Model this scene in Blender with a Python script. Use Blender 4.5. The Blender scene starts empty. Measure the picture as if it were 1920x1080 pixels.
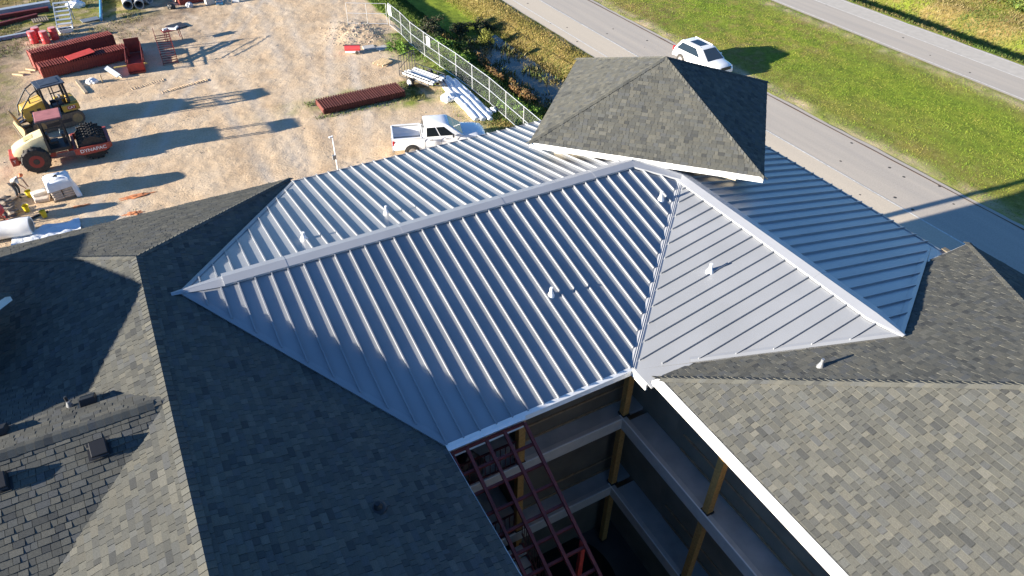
import bpy, bmesh, math, random
import numpy as np
from mathutils import Vector, Matrix

random.seed(7)
RNG = np.random.default_rng(11)
R = math.radians
scn = bpy.context.scene
COL = scn.collection

# ------------------------------------------------------------------ camera, sky, sun, exposure
CAM_Z = 21.7
cam_d = bpy.data.cameras.new('camera')
cam = bpy.data.objects.new('camera', cam_d)
COL.objects.link(cam)
cam_d.sensor_width = 36.0
cam_d.lens = 36.0 * 1326.6 / 1920.0
cam_d.clip_start = 0.1
cam_d.clip_end = 3000.0
FW = Vector((0.375279, 0.67222888, -0.63818023))
RT = Vector((0.87751853, -0.47941594, 0.01102673))
UP = Vector((0.29854129, 0.56415308, 0.76980803))
cam.matrix_world = Matrix(((RT.x, UP.x, -FW.x, 0), (RT.y, UP.y, -FW.y, 0), (RT.z, UP.z, -FW.z, CAM_Z), (0, 0, 0, 1)))
scn.camera = cam

SUN_EL = R(12.5)
SHADOW_AZ = R(97.0)          # direction the shadows fall, from +y towards +x
wd = bpy.data.worlds.new('World')
scn.world = wd
wd.use_nodes = True
wn = wd.node_tree
bg = wn.nodes['Background']
sky = wn.nodes.new('ShaderNodeTexSky')
sky.sky_type = 'NISHITA'
sky.sun_disc = False
sky.sun_elevation = SUN_EL
sky.sun_rotation = SHADOW_AZ + math.pi
sky.air_density = 0.9
sky.dust_density = 0.1
sky.ozone_density = 5.5
wn.links.new(sky.outputs[0], bg.inputs[0])
bg.inputs[1].default_value = 0.068
sun_d = bpy.data.lights.new('sun', 'SUN')
sun = bpy.data.objects.new('sun', sun_d)
COL.objects.link(sun)
sun_d.energy = 5.0
sun_d.angle = R(0.5)
sun_d.color = (1.0, 0.915, 0.785)
sdir = Vector((math.sin(SHADOW_AZ) * math.cos(SUN_EL), math.cos(SHADOW_AZ) * math.cos(SUN_EL), -math.sin(SUN_EL)))
sun.rotation_euler = sdir.to_track_quat('-Z', 'Y').to_euler()
sun.location = (-60, 10, 40)
vs = scn.view_settings
vs.view_transform = 'Standard'
vs.look = 'None'
vs.gamma = 1.0
vs.use_curve_mapping = False
vs.exposure = 1.87

# ------------------------------------------------------------------ materials
MATS = {}
def mat(name, col, rough=0.7, metal=0.0, var=0.0, scale=4.0, bump=0.0, bscale=40.0, spec=0.5, col2=None, attr=None, coat=0.0, detail=4.0, trans=0.0):
    """procedural principled material: colour varied by noise, fine relief by bump"""
    if name in MATS:
        return MATS[name]
    m = bpy.data.materials.new(name)
    m.use_nodes = True
    nt = m.node_tree
    b = nt.nodes['Principled BSDF']
    b.inputs['Roughness'].default_value = rough
    b.inputs['Metallic'].default_value = metal
    b.inputs['Specular IOR Level'].default_value = spec
    if coat:
        b.inputs['Coat Weight'].default_value = coat
        b.inputs['Coat Roughness'].default_value = 0.08
    if trans:
        b.inputs['Transmission Weight'].default_value = trans
    L = nt.links
    tc = nt.nodes.new('ShaderNodeTexCoord')
    base = None
    if attr:
        a = nt.nodes.new('ShaderNodeAttribute')
        a.attribute_name = attr
        base = a.outputs['Color']
    if var > 0 or col2:
        n = nt.nodes.new('ShaderNodeTexNoise')
        n.inputs['Scale'].default_value = scale
        n.inputs['Detail'].default_value = detail
        L.new(tc.outputs['Object'], n.inputs['Vector'])
        mx = nt.nodes.new('ShaderNodeMix')
        mx.data_type = 'RGBA'
        c2 = col2 if col2 else tuple(max(0, c * (1 - var)) for c in col)
        c1 = col if col2 else tuple(min(1, c * (1 + var)) for c in col)
        rmp = nt.nodes.new('ShaderNodeMapRange')
        rmp.inputs['From Min'].default_value = 0.3
        rmp.inputs['From Max'].default_value = 0.7
        L.new(n.outputs['Fac'], rmp.inputs['Value'])
        L.new(rmp.outputs['Result'], mx.inputs['Factor'])
        if base is not None:
            mul = nt.nodes.new('ShaderNodeMix')
            mul.data_type = 'RGBA'
            mul.blend_type = 'MULTIPLY'
            mul.inputs['Factor'].default_value = 1.0
            mx.inputs['A'].default_value = (1 - var, 1 - var, 1 - var, 1)
            mx.inputs['B'].default_value = (1 + var, 1 + var, 1 + var, 1)
            L.new(base, mul.inputs['A'])
            L.new(mx.outputs['Result'], mul.inputs['B'])
            base = mul.outputs['Result']
        else:
            mx.inputs['A'].default_value = (*c1, 1)
            mx.inputs['B'].default_value = (*c2, 1)
            base = mx.outputs['Result']
    if base is not None:
        L.new(base, b.inputs['Base Color'])
    else:
        b.inputs['Base Color'].default_value = (*col, 1)
    if bump > 0:
        n2 = nt.nodes.new('ShaderNodeTexNoise')
        n2.inputs['Scale'].default_value = bscale
        n2.inputs['Detail'].default_value = 3
        L.new(tc.outputs['Object'], n2.inputs['Vector'])
        bp = nt.nodes.new('ShaderNodeBump')
        bp.inputs['Strength'].default_value = bump
        bp.inputs['Distance'].default_value = 0.01
        L.new(n2.outputs['Fac'], bp.inputs['Height'])
        L.new(bp.outputs['Normal'], b.inputs['Normal'])
    MATS[name] = m
    return m

M_shingle = mat('asphalt_shingle', (.2, .2, .2), 1.0, attr='tint', var=.18, scale=60, bump=.15, bscale=220, spec=.04)
M_deck = mat('roof_underlayment', (.05, .05, .055), .95, var=.2)
M_metal = mat('standing_seam_metal', (.305, .315, .33), .36, metal=.22, var=.07, scale=.7, spec=.5, bump=.22, bscale=2.2)
M_cap = mat('ridge_cap_metal', (.36, .37, .39), .42, metal=.2, var=.04, scale=2.0)
M_white = mat('white_trim', (.78, .78, .76), .5, var=.05, scale=3)
M_soffit = mat('cream_soffit', (.62, .55, .42), .7, var=.08)
M_sheath = mat('dark_sheathing', (.13, .11, .08), .9, var=.2, scale=1.5)
M_sheath2 = mat('grey_wall_board', (.20, .175, .13), .9, var=.18, scale=1.2)
M_floor = mat('balcony_membrane', (.38, .375, .36), .6, var=.15, scale=2)
M_beam = mat('floor_beam_wrap', (.50, .475, .43), .6, var=.08)
M_wood = mat('timber_post', (.50, .28, .08), .8, col2=(.33, .17, .05), scale=14)
M_tape = mat('black_flashing', (.02, .02, .022), .5)
M_pvc = mat('white_pvc', (.8, .8, .79), .4, var=.04)
M_lead = mat('grey_pipe', (.28, .29, .30), .45, metal=.5, var=.1)
M_blk = mat('black_plastic', (.018, .018, .02), .45)
M_redst = mat('red_primer_steel', (.14, .020, .017), .6, var=.2, scale=5)
M_redst2 = mat('bright_red_steel', (.45, .045, .03), .6, var=.15)
M_rail = mat('dark_railing', (.06, .012, .014), .5)

# ------------------------------------------------------------------ mesh helpers
class MB:
    def __init__(s):
        s.v, s.f, s.t = [], [], []
    def add(s, vs_, fs, tint=None):
        o = len(s.v)
        s.v += [tuple(p) for p in vs_]
        s.f += [tuple(i + o for i in f) for f in fs]
        if tint is not None:
            s.t += [tint] * len(fs)
        return s
    def box(s, c, size, rz=0.0, rx=0.0, ry=0.0, top=None):
        """box centred at c; top = (sx, sy) shrink factors of the upper face"""
        hx, hy, hz = size[0] / 2, size[1] / 2, size[2] / 2
        tx, ty = top if top else (1, 1)
        m = Matrix.Rotation(rz, 3, 'Z') @ Matrix.Rotation(ry, 3, 'Y') @ Matrix.Rotation(rx, 3, 'X')
        P = [(-hx, -hy, -hz), (hx, -hy, -hz), (hx, hy, -hz), (-hx, hy, -hz), (-hx * tx, -hy * ty, hz), (hx * tx, -hy * ty, hz), (hx * tx, hy * ty, hz), (-hx * tx, hy * ty, hz)]
        cv = Vector(c)
        return s.add([cv + m @ Vector(p) for p in P], [(0, 3, 2, 1), (4, 5, 6, 7), (0, 1, 5, 4), (1, 2, 6, 5), (2, 3, 7, 6), (3, 0, 4, 7)])
    def bar(s, a, b, w, h=None, up=(0, 0, 1)):
        """rectangular bar from a to b"""
        h = h or w
        a, b = Vector(a), Vector(b)
        d = (b - a).normalized()
        u = Vector(up)
        if abs(d.dot(u)) > .98:
            u = Vector((0, 1, 0))
        x = d.cross(u).normalized() * (w / 2)
        y = x.cross(d).normalized() * (h / 2)
        P = [a - x - y, a + x - y, a + x + y, a - x + y, b - x - y, b + x - y, b + x + y, b - x + y]
        return s.add(P, [(0, 3, 2, 1), (4, 5, 6, 7), (0, 1, 5, 4), (1, 2, 6, 5), (2, 3, 7, 6), (3, 0, 4, 7)])
    def cyl(s, a, b, r0, r1=None, n=12, caps=True):
        r1 = r0 if r1 is None else r1
        a, b = Vector(a), Vector(b)
        d = (b - a).normalized()
        u = Vector((0, 0, 1)) if abs(d.z) < .95 else Vector((1, 0, 0))
        x = d.cross(u).normalized()
        y = d.cross(x).normalized()
        P = []
        for c, r in ((a, r0), (b, r1)):
            for i in range(n):
                t = 2 * math.pi * i / n
                P.append(c + x * (r * math.cos(t)) + y * (r * math.sin(t)))
        F = [(i, (i + 1) % n, n + (i + 1) % n, n + i) for i in range(n)]
        if caps:
            F += [tuple(range(n))[::-1], tuple(range(n, 2 * n))]
        return s.add(P, F)
    def tube(s, pts, r, n=6):
        for a, b in zip(pts[:-1], pts[1:]):
            s.cyl(a, b, r, n=n)
        return s
    def lathe(s, prof, c, axis='z', n=20):
        """prof = [(radius, height)]"""
        P = []
        for r, h in prof:
            for i in range(n):
                t = 2 * math.pi * i / n
                q = (r * math.cos(t), r * math.sin(t), h)
                if axis == 'y':
                    q = (q[0], q[2], q[1])
                if axis == 'x':
                    q = (q[2], q[0], q[1])
                P.append((c[0] + q[0], c[1] + q[1], c[2] + q[2]))
        F = []
        for k in range(len(prof) - 1):
            for i in range(n):
                F.append((k * n + i, k * n + (i + 1) % n, (k + 1) * n + (i + 1) % n, (k + 1) * n + i))
        F.append(tuple(range(n))[::-1])
        F.append(tuple(range((len(prof) - 1) * n, len(prof) * n)))
        return s.add(P, F)
    def prism(s, poly, y0, y1):
        """polygon in the xz plane extruded along y"""
        n = len(poly)
        P = [(x, y0, z) for x, z in poly] + [(x, y1, z) for x, z in poly]
        F = [tuple(range(n)), tuple(range(2 * n - 1, n - 1, -1))]
        F += [(i, n + i, n + (i + 1) % n, (i + 1) % n) for i in range(n)]
        return s.add(P, F)
    def loft(s, rings, cap=True):
        n = len(rings[0])
        o = []
        for r in rings:
            o += list(r)
        F = []
        for k in range(len(rings) - 1):
            for i in range(n):
                F.append((k * n + i, k * n + (i + 1) % n, (k + 1) * n + (i + 1) % n, (k + 1) * n + i))
        if cap:
            F.append(tuple(range(n))[::-1])
            F.append(tuple(range((len(rings) - 1) * n, len(rings) * n)))
        return s.add(o, F)
    def mesh(s, name):
        me = bpy.data.meshes.new(name)
        me.from_pydata(s.v, [], s.f)
        if s.t:
            at = me.attributes.new('tint', 'FLOAT_COLOR', 'FACE')
            arr = np.ones((len(s.f), 4), dtype=np.float32)
            arr[:, :3] = np.array(s.t, dtype=np.float32)
            at.data.foreach_set('color', arr.ravel())
        return me
    def build(s, name, m, parent=None, smooth=False, bevel=0.0, recalc=True, seg=2):
        me = s.mesh(name)
        if recalc or bevel:
            bm = bmesh.new()
            bm.from_mesh(me)
            if bevel:
                bmesh.ops.remove_doubles(bm, verts=bm.verts, dist=1e-5)
                es = [e for e in bm.edges if len(e.link_faces) == 2 and e.calc_face_angle(0) > .5]
                bmesh.ops.bevel(bm, geom=es, offset=bevel, segments=seg, affect='EDGES', profile=.6, clamp_overlap=True)
            bmesh.ops.recalc_face_normals(bm, faces=bm.faces)
            bm.to_mesh(me)
            bm.free()
        if smooth:
            me.polygons.foreach_set('use_smooth', [True] * len(me.polygons))
            if smooth != 'all':
                me.set_sharp_from_angle(angle=R(38))
        me.materials.append(m)
        o = bpy.data.objects.new(name, me)
        COL.objects.link(o)
        o.parent = parent
        return o

def tag(o, label, cat, group=None, kind=None):
    if label: o['label'] = label
    if cat: o['category'] = cat
    if group: o['group'] = group
    if kind: o['kind'] = kind
    return o
def thing(name, label, cat, loc=(0, 0, 0), rz=0.0, group=None):
    o = bpy.data.objects.new(name, None)
    o.empty_display_size = .3
    COL.objects.link(o)
    o.location = loc
    o.rotation_euler = (0, 0, rz)
    return tag(o, label, cat, group)
def dup(root, loc, rz, label, group=None):
    def cp(o, par):
        c = o.copy()
        COL.objects.link(c)
        c.parent = par
        for ch in list(o.children):
            cp(ch, c)
        return c
    r = cp(root, None)
    r.location = loc
    r.rotation_euler = (0, 0, rz)
    r['label'] = label
    if group: r['group'] = group
    return r
def struct(o):
    o['kind'] = 'structure'
    return o
def text(body, size, m, parent, loc, rot, name='lettering', ext=.004, sx=1.0):
    cu = bpy.data.curves.new(name, 'FONT')
    cu.body = body
    cu.size = size
    cu.extrude = ext
    cu.align_x = 'CENTER'
    cu.align_y = 'CENTER'
    cu.offset = size * .018
    t = bpy.data.objects.new(name, cu)
    COL.objects.link(t)
    dg = bpy.context.evaluated_depsgraph_get()
    me = bpy.data.meshes.new_from_object(t.evaluated_get(dg))
    bpy.data.objects.remove(t)
    me.materials.clear()
    me.materials.append(m)
    o = bpy.data.objects.new(name, me)
    COL.objects.link(o)
    o.parent = parent
    o.location = loc
    o.rotation_euler = rot
    o.scale = (sx, 1, 1)
    return o

# value noise on arrays, for terrain
def vnoise(x, y, seed=0):
    xi = np.floor(x).astype(np.int64); yi = np.floor(y).astype(np.int64)
    fx = x - xi; fy = y - yi
    fx = fx * fx * (3 - 2 * fx); fy = fy * fy * (3 - 2 * fy)
    def h(a, b):
        n = (a * 374761393 + b * 668265263 + seed * 974634777) & 0xffffffff
        n = ((n ^ (n >> 13)) * 1274126177) & 0xffffffff
        return ((n ^ (n >> 16)) & 0xffff) / 65535.0
    return (h(xi, yi) * (1 - fx) + h(xi + 1, yi) * fx) * (1 - fy) + (h(xi, yi + 1) * (1 - fx) + h(xi + 1, yi + 1) * fx) * fy
def fbm(x, y, f, o=4, seed=0):
    s = 0; a = 1; t = 0
    for k in range(o):
        s = s + a * (vnoise(x * f, y * f, seed + k) - .5); t += a; a *= .55; f *= 2.03
    return s / t * 2
def sstep(a, b, x):
    t = np.clip((x - a) / (b - a), 0, 1)
    return t * t * (3 - 2 * t)

# ------------------------------------------------------------------ ground
def ground_h(x, y):
    yard = 1 - sstep(20.0, 21.5, x)
    z = yard * (.05 * fbm(x, y, .30, 4, 3) + .02 * fbm(x, y, 2.2, 3, 9) + .02 * fbm(x, y, 6.0, 2, 21))
    # wheel and track ruts pressed into the yard
    for k, (c, sl, w) in enumerate(((8.5, .12, .5), (10.6, .12, .5), (4.6, -.05, .45), (6.6, -.05, .45))):
        d = (x - c - sl * (y - 50) - .9 * fbm(y * 0 + k, y, .12, 2, 5))
        z = z - yard * .018 * np.exp(-(d / w) ** 2) * (y > 36)
    ber = np.exp(-(((x - 17.2) / 2.0) ** 2 + ((y - 58.5) / 2.6) ** 2))
    z = z + .28 * ber * (1 + .5 * fbm(x, y, 1.2, 3, 8))
    z = z + (1 - yard) * .06 * fbm(x, y, .8, 3, 4) * (x < 75)
    ditch = sstep(22.6, 25.4, x) * (1 - sstep(28.0, 31.3, x))
    z = z - .75 * ditch
    road = sstep(31.8, 32.3, x) * (1 - sstep(39.6, 40.2, x)) + sstep(54.8, 55.4, x) * (1 - sstep(61.4, 61.9, x))
    z = z * (1 - road) - .06 * road
    z = z - 1.15 * sstep(61.9, 65.4, x) + 1.15 * sstep(66, 70, x) + 1.2 * sstep(69, 80, x)
    court = (x > 2) & (x < 21) & (y < 23)
    return np.where(court, 0.0, z)

def axis(segs):
    out = []
    for a, b, st in segs:
        out += list(np.arange(a, b - 1e-6, st))
    return np.array(out + [segs[-1][1]])
gx = axis([(-900, -100, 100), (-100, -14, 8), (-14, 22, .15), (22, 32.4, .2), (32.4, 40, 1.2), (40, 55, .35), (55, 61.5, 1.3), (61.5, 82, .3), (82, 130, 6), (130, 900, 70)])
gy = axis([(-900, -60, 70), (-60, 8, 6), (8, 30, .8), (30, 84, .17), (84, 110, 2), (110, 900, 70)])
GX, GY = np.meshgrid(gx, gy)
GZ = ground_h(GX, GY)
nx, ny = len(gx), len(gy)
co = np.stack([GX, GY, GZ], -1).reshape(-1, 3)
ii = (np.arange(ny - 1)[:, None] * nx + np.arange(nx - 1)[None]).ravel()
fc = np.stack([ii, ii + 1, ii + nx + 1, ii + nx], -1)
me = bpy.data.meshes.new('ground')
me.vertices.add(len(co)); me.vertices.foreach_set('co', co.astype(np.float32).ravel())
me.loops.add(len(fc) * 4); me.loops.foreach_set('vertex_index', fc.astype(np.int32).ravel())
me.polygons.add(len(fc)); me.polygons.foreach_set('loop_start', np.arange(0, len(fc) * 4, 4, dtype=np.int32)); me.polygons.foreach_set('loop_total', np.full(len(fc), 4, np.int32))
me.update(calc_edges=True)
me.polygons.foreach_set('use_smooth', np.ones(len(fc), bool))
# zones: R grass cover, G dryness, B damp dark soil
X, Y = GX, GY
nz = fbm(X, Y, .35, 4, 31); nz2 = fbm(X, Y, 1.3, 3, 41); nz3 = fbm(X, Y, .12, 3, 51)
grass = sstep(20.6, 21.6, X + .8 * nz)
strip = sstep(17.6, 20.6, X + 1.1 * nz + .5 * nz2) * sstep(36, 38, Y) * (1 - sstep(55, 58, Y + 2 * nz))
grass = np.maximum(grass, .9 * strip)
decke = np.exp(-(((X - 13.3) / 4.2) ** 2 + ((Y - 46.6) / 1.1) ** 2)) + np.exp(-(((X - 16.8) / 2) ** 2 + ((Y - 44.6) / 1.4) ** 2))
grass = np.maximum(grass, np.clip(decke * 1.3 * (nz2 + .55), 0, .9))
backy = sstep(68.5, 73, Y + 3.0 * nz - .08 * (X + 9)) * (1 - sstep(-1, 6, X + 3 * nz))
grass = np.maximum(grass, backy * np.clip(.75 + nz2, 0, 1))
leftp = (1 - sstep(-9.5, -6.0, X + 1.5 * nz)) * sstep(46, 54, Y)
grass = np.maximum(grass, leftp * np.clip(.2 + nz2, 0, .6))
road_edge = np.exp(-((X - 40.5) / .6) ** 2) + .8 * np.exp(-((X - 54.6) / .8) ** 2) + .6 * np.exp(-((X - 32.0) / .3) ** 2)
grass = np.clip(grass - np.clip(road_edge, 0, 1) * (.55 + .8 * nz2), 0, 1)
verge_dry = sstep(28.3, 29.6, X) * (1 - sstep(31.9, 32.4, X)) * .85
dry = np.clip(.10 + .45 * nz + .3 * nz3, 0, 1) * (X > 40) + verge_dry + (X > 66) * (.35 + .5 * nz) + .5 * backy + .45 * leftp + .45 * strip * (nz2 > .1)
band = .35 * np.exp(-((X - 52.5 + 1.2 * nz3) / 1.3) ** 2) + .35 * np.exp(-((X - 42.5 + nz3) / 1.4) ** 2)
dry = np.clip(dry + band, 0, 1)
damp = np.clip(sstep(58, 72, Y) * (1 - sstep(2, 12, X + 4 * nz)) * (.55 + nz2) + leftp * .95, 0, 1) * (X < 20)
damp = np.maximum(damp, np.exp(-(((X - 1.2) / 2.6) ** 2 + ((Y - 69.9) / 1.1) ** 2)))
court = (X > 2) & (X < 21) & (Y < 23)
damp = np.where(court, .8, damp)
trk = np.zeros_like(X)
for k_, (c_, sl_, w_) in enumerate(((8.5, .12, .45), (10.6, .12, .45), (4.6, -.05, .4), (6.6, -.05, .4), (13.0, .30, .4), (14.9, .30, .4), (0.5, .45, .35), (2.4, .45, .35))):
    d_ = X - c_ - sl_ * (Y - 50) - 1.6 * fbm(Y * 0 + k_ // 2 * 3.1, Y, .09, 2, 5)
    trk = np.maximum(trk, np.exp(-(d_ / w_) ** 2) * np.clip(.6 + .8 * nz, 0, 1))
zone = np.stack([grass, dry, damp, trk * (X < 20) * (Y > 34)], -1).reshape(-1, 4).astype(np.float32)
at = me.attributes.new('zone', 'FLOAT_COLOR', 'POINT')
at.data.foreach_set('color', zone.ravel())

def ground_material():
    m = bpy.data.materials.new('ground_earth_and_grass')
    m.use_nodes = True
    nt = m.node_tree; L = nt.links; N = nt.nodes
    b = N['Principled BSDF']
    b.inputs['Roughness'].default_value = .95
    b.inputs['Specular IOR Level'].default_value = .15
    geo = N.new('ShaderNodeNewGeometry')
    a = N.new('ShaderNodeAttribute'); a.attribute_name = 'zone'
    sp = N.new('ShaderNodeSeparateColor'); L.new(a.outputs['Color'], sp.inputs[0])
    def noise(sc, det=4, rough=.6):
        n = N.new('ShaderNodeTexNoise'); n.inputs['Scale'].default_value = sc; n.inputs['Detail'].default_value = det; n.inputs['Roughness'].default_value = rough
        L.new(geo.outputs['Position'], n.inputs['Vector']); return n.outputs['Fac']
    def ramp(f, stops):
        r = N.new('ShaderNodeValToRGB'); L.new(f, r.inputs[0])
        e = r.color_ramp.elements
        e[0].position, e[0].color = stops[0][0], (*stops[0][1], 1)
        e[1].position, e[1].color = stops[-1][0], (*stops[-1][1], 1)
        for p_, c_ in stops[1:-1]:
            q = e.new(p_); q.color = (*c_, 1)
        return r.outputs[0]
    def mix(f, A, B, bt='MIX'):
        x = N.new('ShaderNodeMix'); x.data_type = 'RGBA'; x.blend_type = bt
        if isinstance(f, float): x.inputs['Factor'].default_value = f
        else: L.new(f, x.inputs['Factor'])
        for k, v in (('A', A), ('B', B)):
            if isinstance(v, tuple): x.inputs[k].default_value = (*v, 1)
            else: L.new(v, x.inputs[k])
        return x.outputs['Result']
    dirt = ramp(noise(.35, 6), [(.3, (.47, .335, .21)), (.5, (.585, .44, .29)), (.7, (.58, .465, .335))])
    speck = ramp(noise(9.0, 5, .75), [(.30, (.58, .53, .48)), (.5, (1, 1, 1)), (.74, (1.2, 1.17, 1.13))])
    dirt = mix(.8, dirt, speck, 'MULTIPLY')
    dirt = mix(a.outputs['Alpha'], dirt, ramp(noise(3.0, 4), [(.3, (.52, .42, .32)), (.7, (.60, .51, .40))]))
    damp = ramp(noise(1.6, 5), [(.3, (.13, .09, .06)), (.7, (.30, .22, .15))])
    dirt = mix(sp.outputs[2], dirt, damp)
    green = ramp(noise(2.2, 6, .7), [(.28, (.075, .11, .013)), (.5, (.17, .225, .022)), (.72, (.26, .31, .035))])
    drycol = ramp(noise(1.7, 6, .7), [(.3, (.16, .115, .035)), (.5, (.25, .185, .06)), (.7, (.36, .27, .12))])
    grass = mix(sp.outputs[1], green, drycol)
    g2 = ramp(noise(14.0, 4, .7), [(.3, (.55, .55, .5)), (.5, (1, 1, 1)), (.7, (1.35, 1.3, 1.2))])
    grass = mix(.8, grass, g2, 'MULTIPLY')
    col = mix(sp.outputs[0], dirt, grass)
    L.new(col, b.inputs['Base Color'])
    bp = N.new('ShaderNodeBump'); bp.inputs['Strength'].default_value = .75; bp.inputs['Distance'].default_value = .05
    L.new(noise(7.0, 6, .75), bp.inputs['Height'])
    L.new(bp.outputs['Normal'], b.inputs['Normal'])
    return m
me.materials.append(ground_material())
gobj = bpy.data.objects.new('ground', me)
COL.objects.link(gobj)
struct(gobj)

# roads --------------------------------------------------------------
def road_material(name, c1, c2, stripe=None):
    m = bpy.data.materials.new(name); m.use_nodes = True
    nt = m.node_tree; L = nt.links; N = nt.nodes; b = N['Principled BSDF']
    b.inputs['Roughness'].default_value = .85
    b.inputs['Specular IOR Level'].default_value = .3
    geo = N.new('ShaderNodeNewGeometry')
    mp = N.new('ShaderNodeMapping'); mp.inputs['Scale'].default_value = (1.0, .045, 1); L.new(geo.outputs['Position'], mp.inputs[0])
    n1 = N.new('ShaderNodeTexNoise'); n1.inputs['Scale'].default_value = 1.5; n1.inputs['Detail'].default_value = 5; L.new(mp.outputs[0], n1.inputs['Vector'])
    n2 = N.new('ShaderNodeTexNoise'); n2.inputs['Scale'].default_value = 12; n2.inputs['Detail'].default_value = 6; n2.inputs['Roughness'].default_value = .8; L.new(geo.outputs['Position'], n2.inputs['Vector'])
    r1 = N.new('ShaderNodeMapRange'); r1.inputs[1].default_value = .3; r1.inputs[2].default_value = .7; L.new(n1.outputs['Fac'], r1.inputs[0])
    x = N.new('ShaderNodeMix'); x.data_type = 'RGBA'; x.inputs['A'].default_value = (*c1, 1); x.inputs['B'].default_value = (*c2, 1); L.new(r1.outputs[0], x.inputs['Factor'])
    r = N.new('ShaderNodeMapRange'); r.inputs[1].default_value = .25; r.inputs[2].default_value = .75; r.inputs[3].default_value = .8; r.inputs[4].default_value = 1.2; L.new(n2.outputs['Fac'], r.inputs[0])
    y = N.new('ShaderNodeMix'); y.data_type = 'RGBA'; y.blend_type = 'MULTIPLY'; y.inputs['Factor'].default_value = 1; L.new(x.outputs['Result'], y.inputs['A']); L.new(r.outputs[0], y.inputs['B'])
    # dark spots of dropped tar and oil
    vo = N.new('ShaderNodeTexVoronoi'); vo.inputs['Scale'].default_value = .75; L.new(geo.outputs['Position'], vo.inputs['Vector'])
    lt = N.new('ShaderNodeMath'); lt.operation = 'LESS_THAN'; lt.inputs[1].default_value = .075; L.new(vo.outputs['Distance'], lt.inputs[0])
    z = N.new('ShaderNodeMix'); z.data_type = 'RGBA'; L.new(lt.outputs[0], z.inputs['Factor']); L.new(y.outputs['Result'], z.inputs['A']); z.inputs['B'].default_value = (.05, .048, .045, 1)
    L.new(z.outputs['Result'], b.inputs['Base Color'])
    bp = N.new('ShaderNodeBump'); bp.inputs['Strength'].default_value = .25; bp.inputs['Distance'].default_value = .01; L.new(n2.outputs['Fac'], bp.inputs['Height']); L.new(bp.outputs['Normal'], b.inputs['Normal'])
    return m
def sheet(name, x0, x1, y0, y1, z, m, jag=0.0, n=160):
    mb = MB()
    ys = np.linspace(y0, y1, n)
    for y in ys:
        j = jag * float(fbm(np.array([y * 1.0]), np.array([x0]), .7, 3, 6)[0])
        k = jag * float(fbm(np.array([y * 1.0]), np.array([x1]), .7, 3, 7)[0])
        mb.v += [(x0 + j, y, z), (x1 + k, y, z)]
    mb.f = [(2 * i, 2 * i + 1, 2 * i + 3, 2 * i + 2) for i in range(n - 1)]
    return mb.build(name, m, recalc=False)
M_shoulder = road_material('concrete_shoulder', (.56, .48, .37), (.51, .44, .345))
M_lane = road_material('grey_asphalt', (.39, .35, .30), (.46, .405, .335))
M_paint = mat('road_paint', (.62, .60, .55), .7, var=.25, scale=7)
struct(sheet('road', 32.3, 40.0, -120, 260, .004, M_lane, .12, 420))
struct(sheet('road_shoulder', 32.4, 35.45, -120, 260, .009, M_shoulder, .05, 420))
struct(sheet('road_far', 55.3, 61.7, -120, 260, .004, M_lane, .10, 420))
struct(sheet('road_far_lane', 59.15, 61.6, -120, 260, .009, mat('pale_asphalt', (.46, .42, .36), .85, var=.08, scale=2), .02, 300))
for x in (33.25, 35.5, 55.62, 59.1, 61.42):
    struct(sheet('road_marking', x - .05, x + .05, -120, 260, .014, M_paint, .01, 400))
struct(sheet('road_edge_seam', 39.55, 39.66, -120, 260, .014, mat('rusty_joint', (.13, .075, .045), .9, var=.3, scale=5), .05, 400))
M_water = mat('ditch_water', (.06, .062, .045), .22, var=.4, scale=1.4, bump=.25, bscale=5, spec=.5)
struct(sheet('water', 24.9, 28.4, 34, 54.5, -.63, M_water, .0, 60))

# ------------------------------------------------------------------ camera projection, only to rank roof pieces by how large they show
FPX = 1326.6
def pix(p):
    d = Vector(p) - Vector((0, 0, CAM_Z))
    z = d.dot(FW)
    if z < .2:
        return None
    return (960 + FPX * d.dot(RT) / z, 540 - FPX * d.dot(UP) / z, z)

# ------------------------------------------------------------------ roofs
E0 = 9.22
xl, xI, xB, yn, yf = 3.471, 8.447, 19.451, 9.052, 21.445
xlr, yfL, sL = -1.378, 21.728, .3381
sAn, sAf, sBn, sBf = .2283, .2257, .2154, .2077
hA = (yf - yn) / (1 / sAn + 1 / sAf); yA = yn + hA / sAn
hB = (xB - xI) / (1 / sBn + 1 / sBf); xb = xI + hB / sBn
P = (xB - hA / sBf, yA); Q = (xb, yn + hB / sAn)
xAs = xl - hA / sL
ER, xr, yr, xre, sR = 9.47, 8.57, 8.36, 20.16, .40
wr = (xre - xr) / 2
yBt = yr - (E0 + hB - ER) / sR

def zAn(x, y): return E0 + (y - yn) * sAn
def zAf(x, y): return E0 + (yf - y) * sAf
def zBn(x, y): return E0 + (x - xI) * sBn
def zBf(x, y): return E0 + (xB - x) * sBf
zrL = E0 + (xl - xlr) * sL
def zLe(x, y): return zrL - (x - xlr) * sL
def zLw(x, y): return zrL - (xlr - x) * sL
def zLn(x, y): return E0 + (yfL - y) * sL
yC = 11.6
def zCn(x, y): return zrL - (y - yC) * sL
def zCs(x, y): return zrL - (yC - y) * sL
def zRw(x, y): return ER + (x - xr) * sR
def zRn(x, y): return ER + (yr - y) * sR
def zRe(x, y): return ER + (xre - x) * sR

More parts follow.
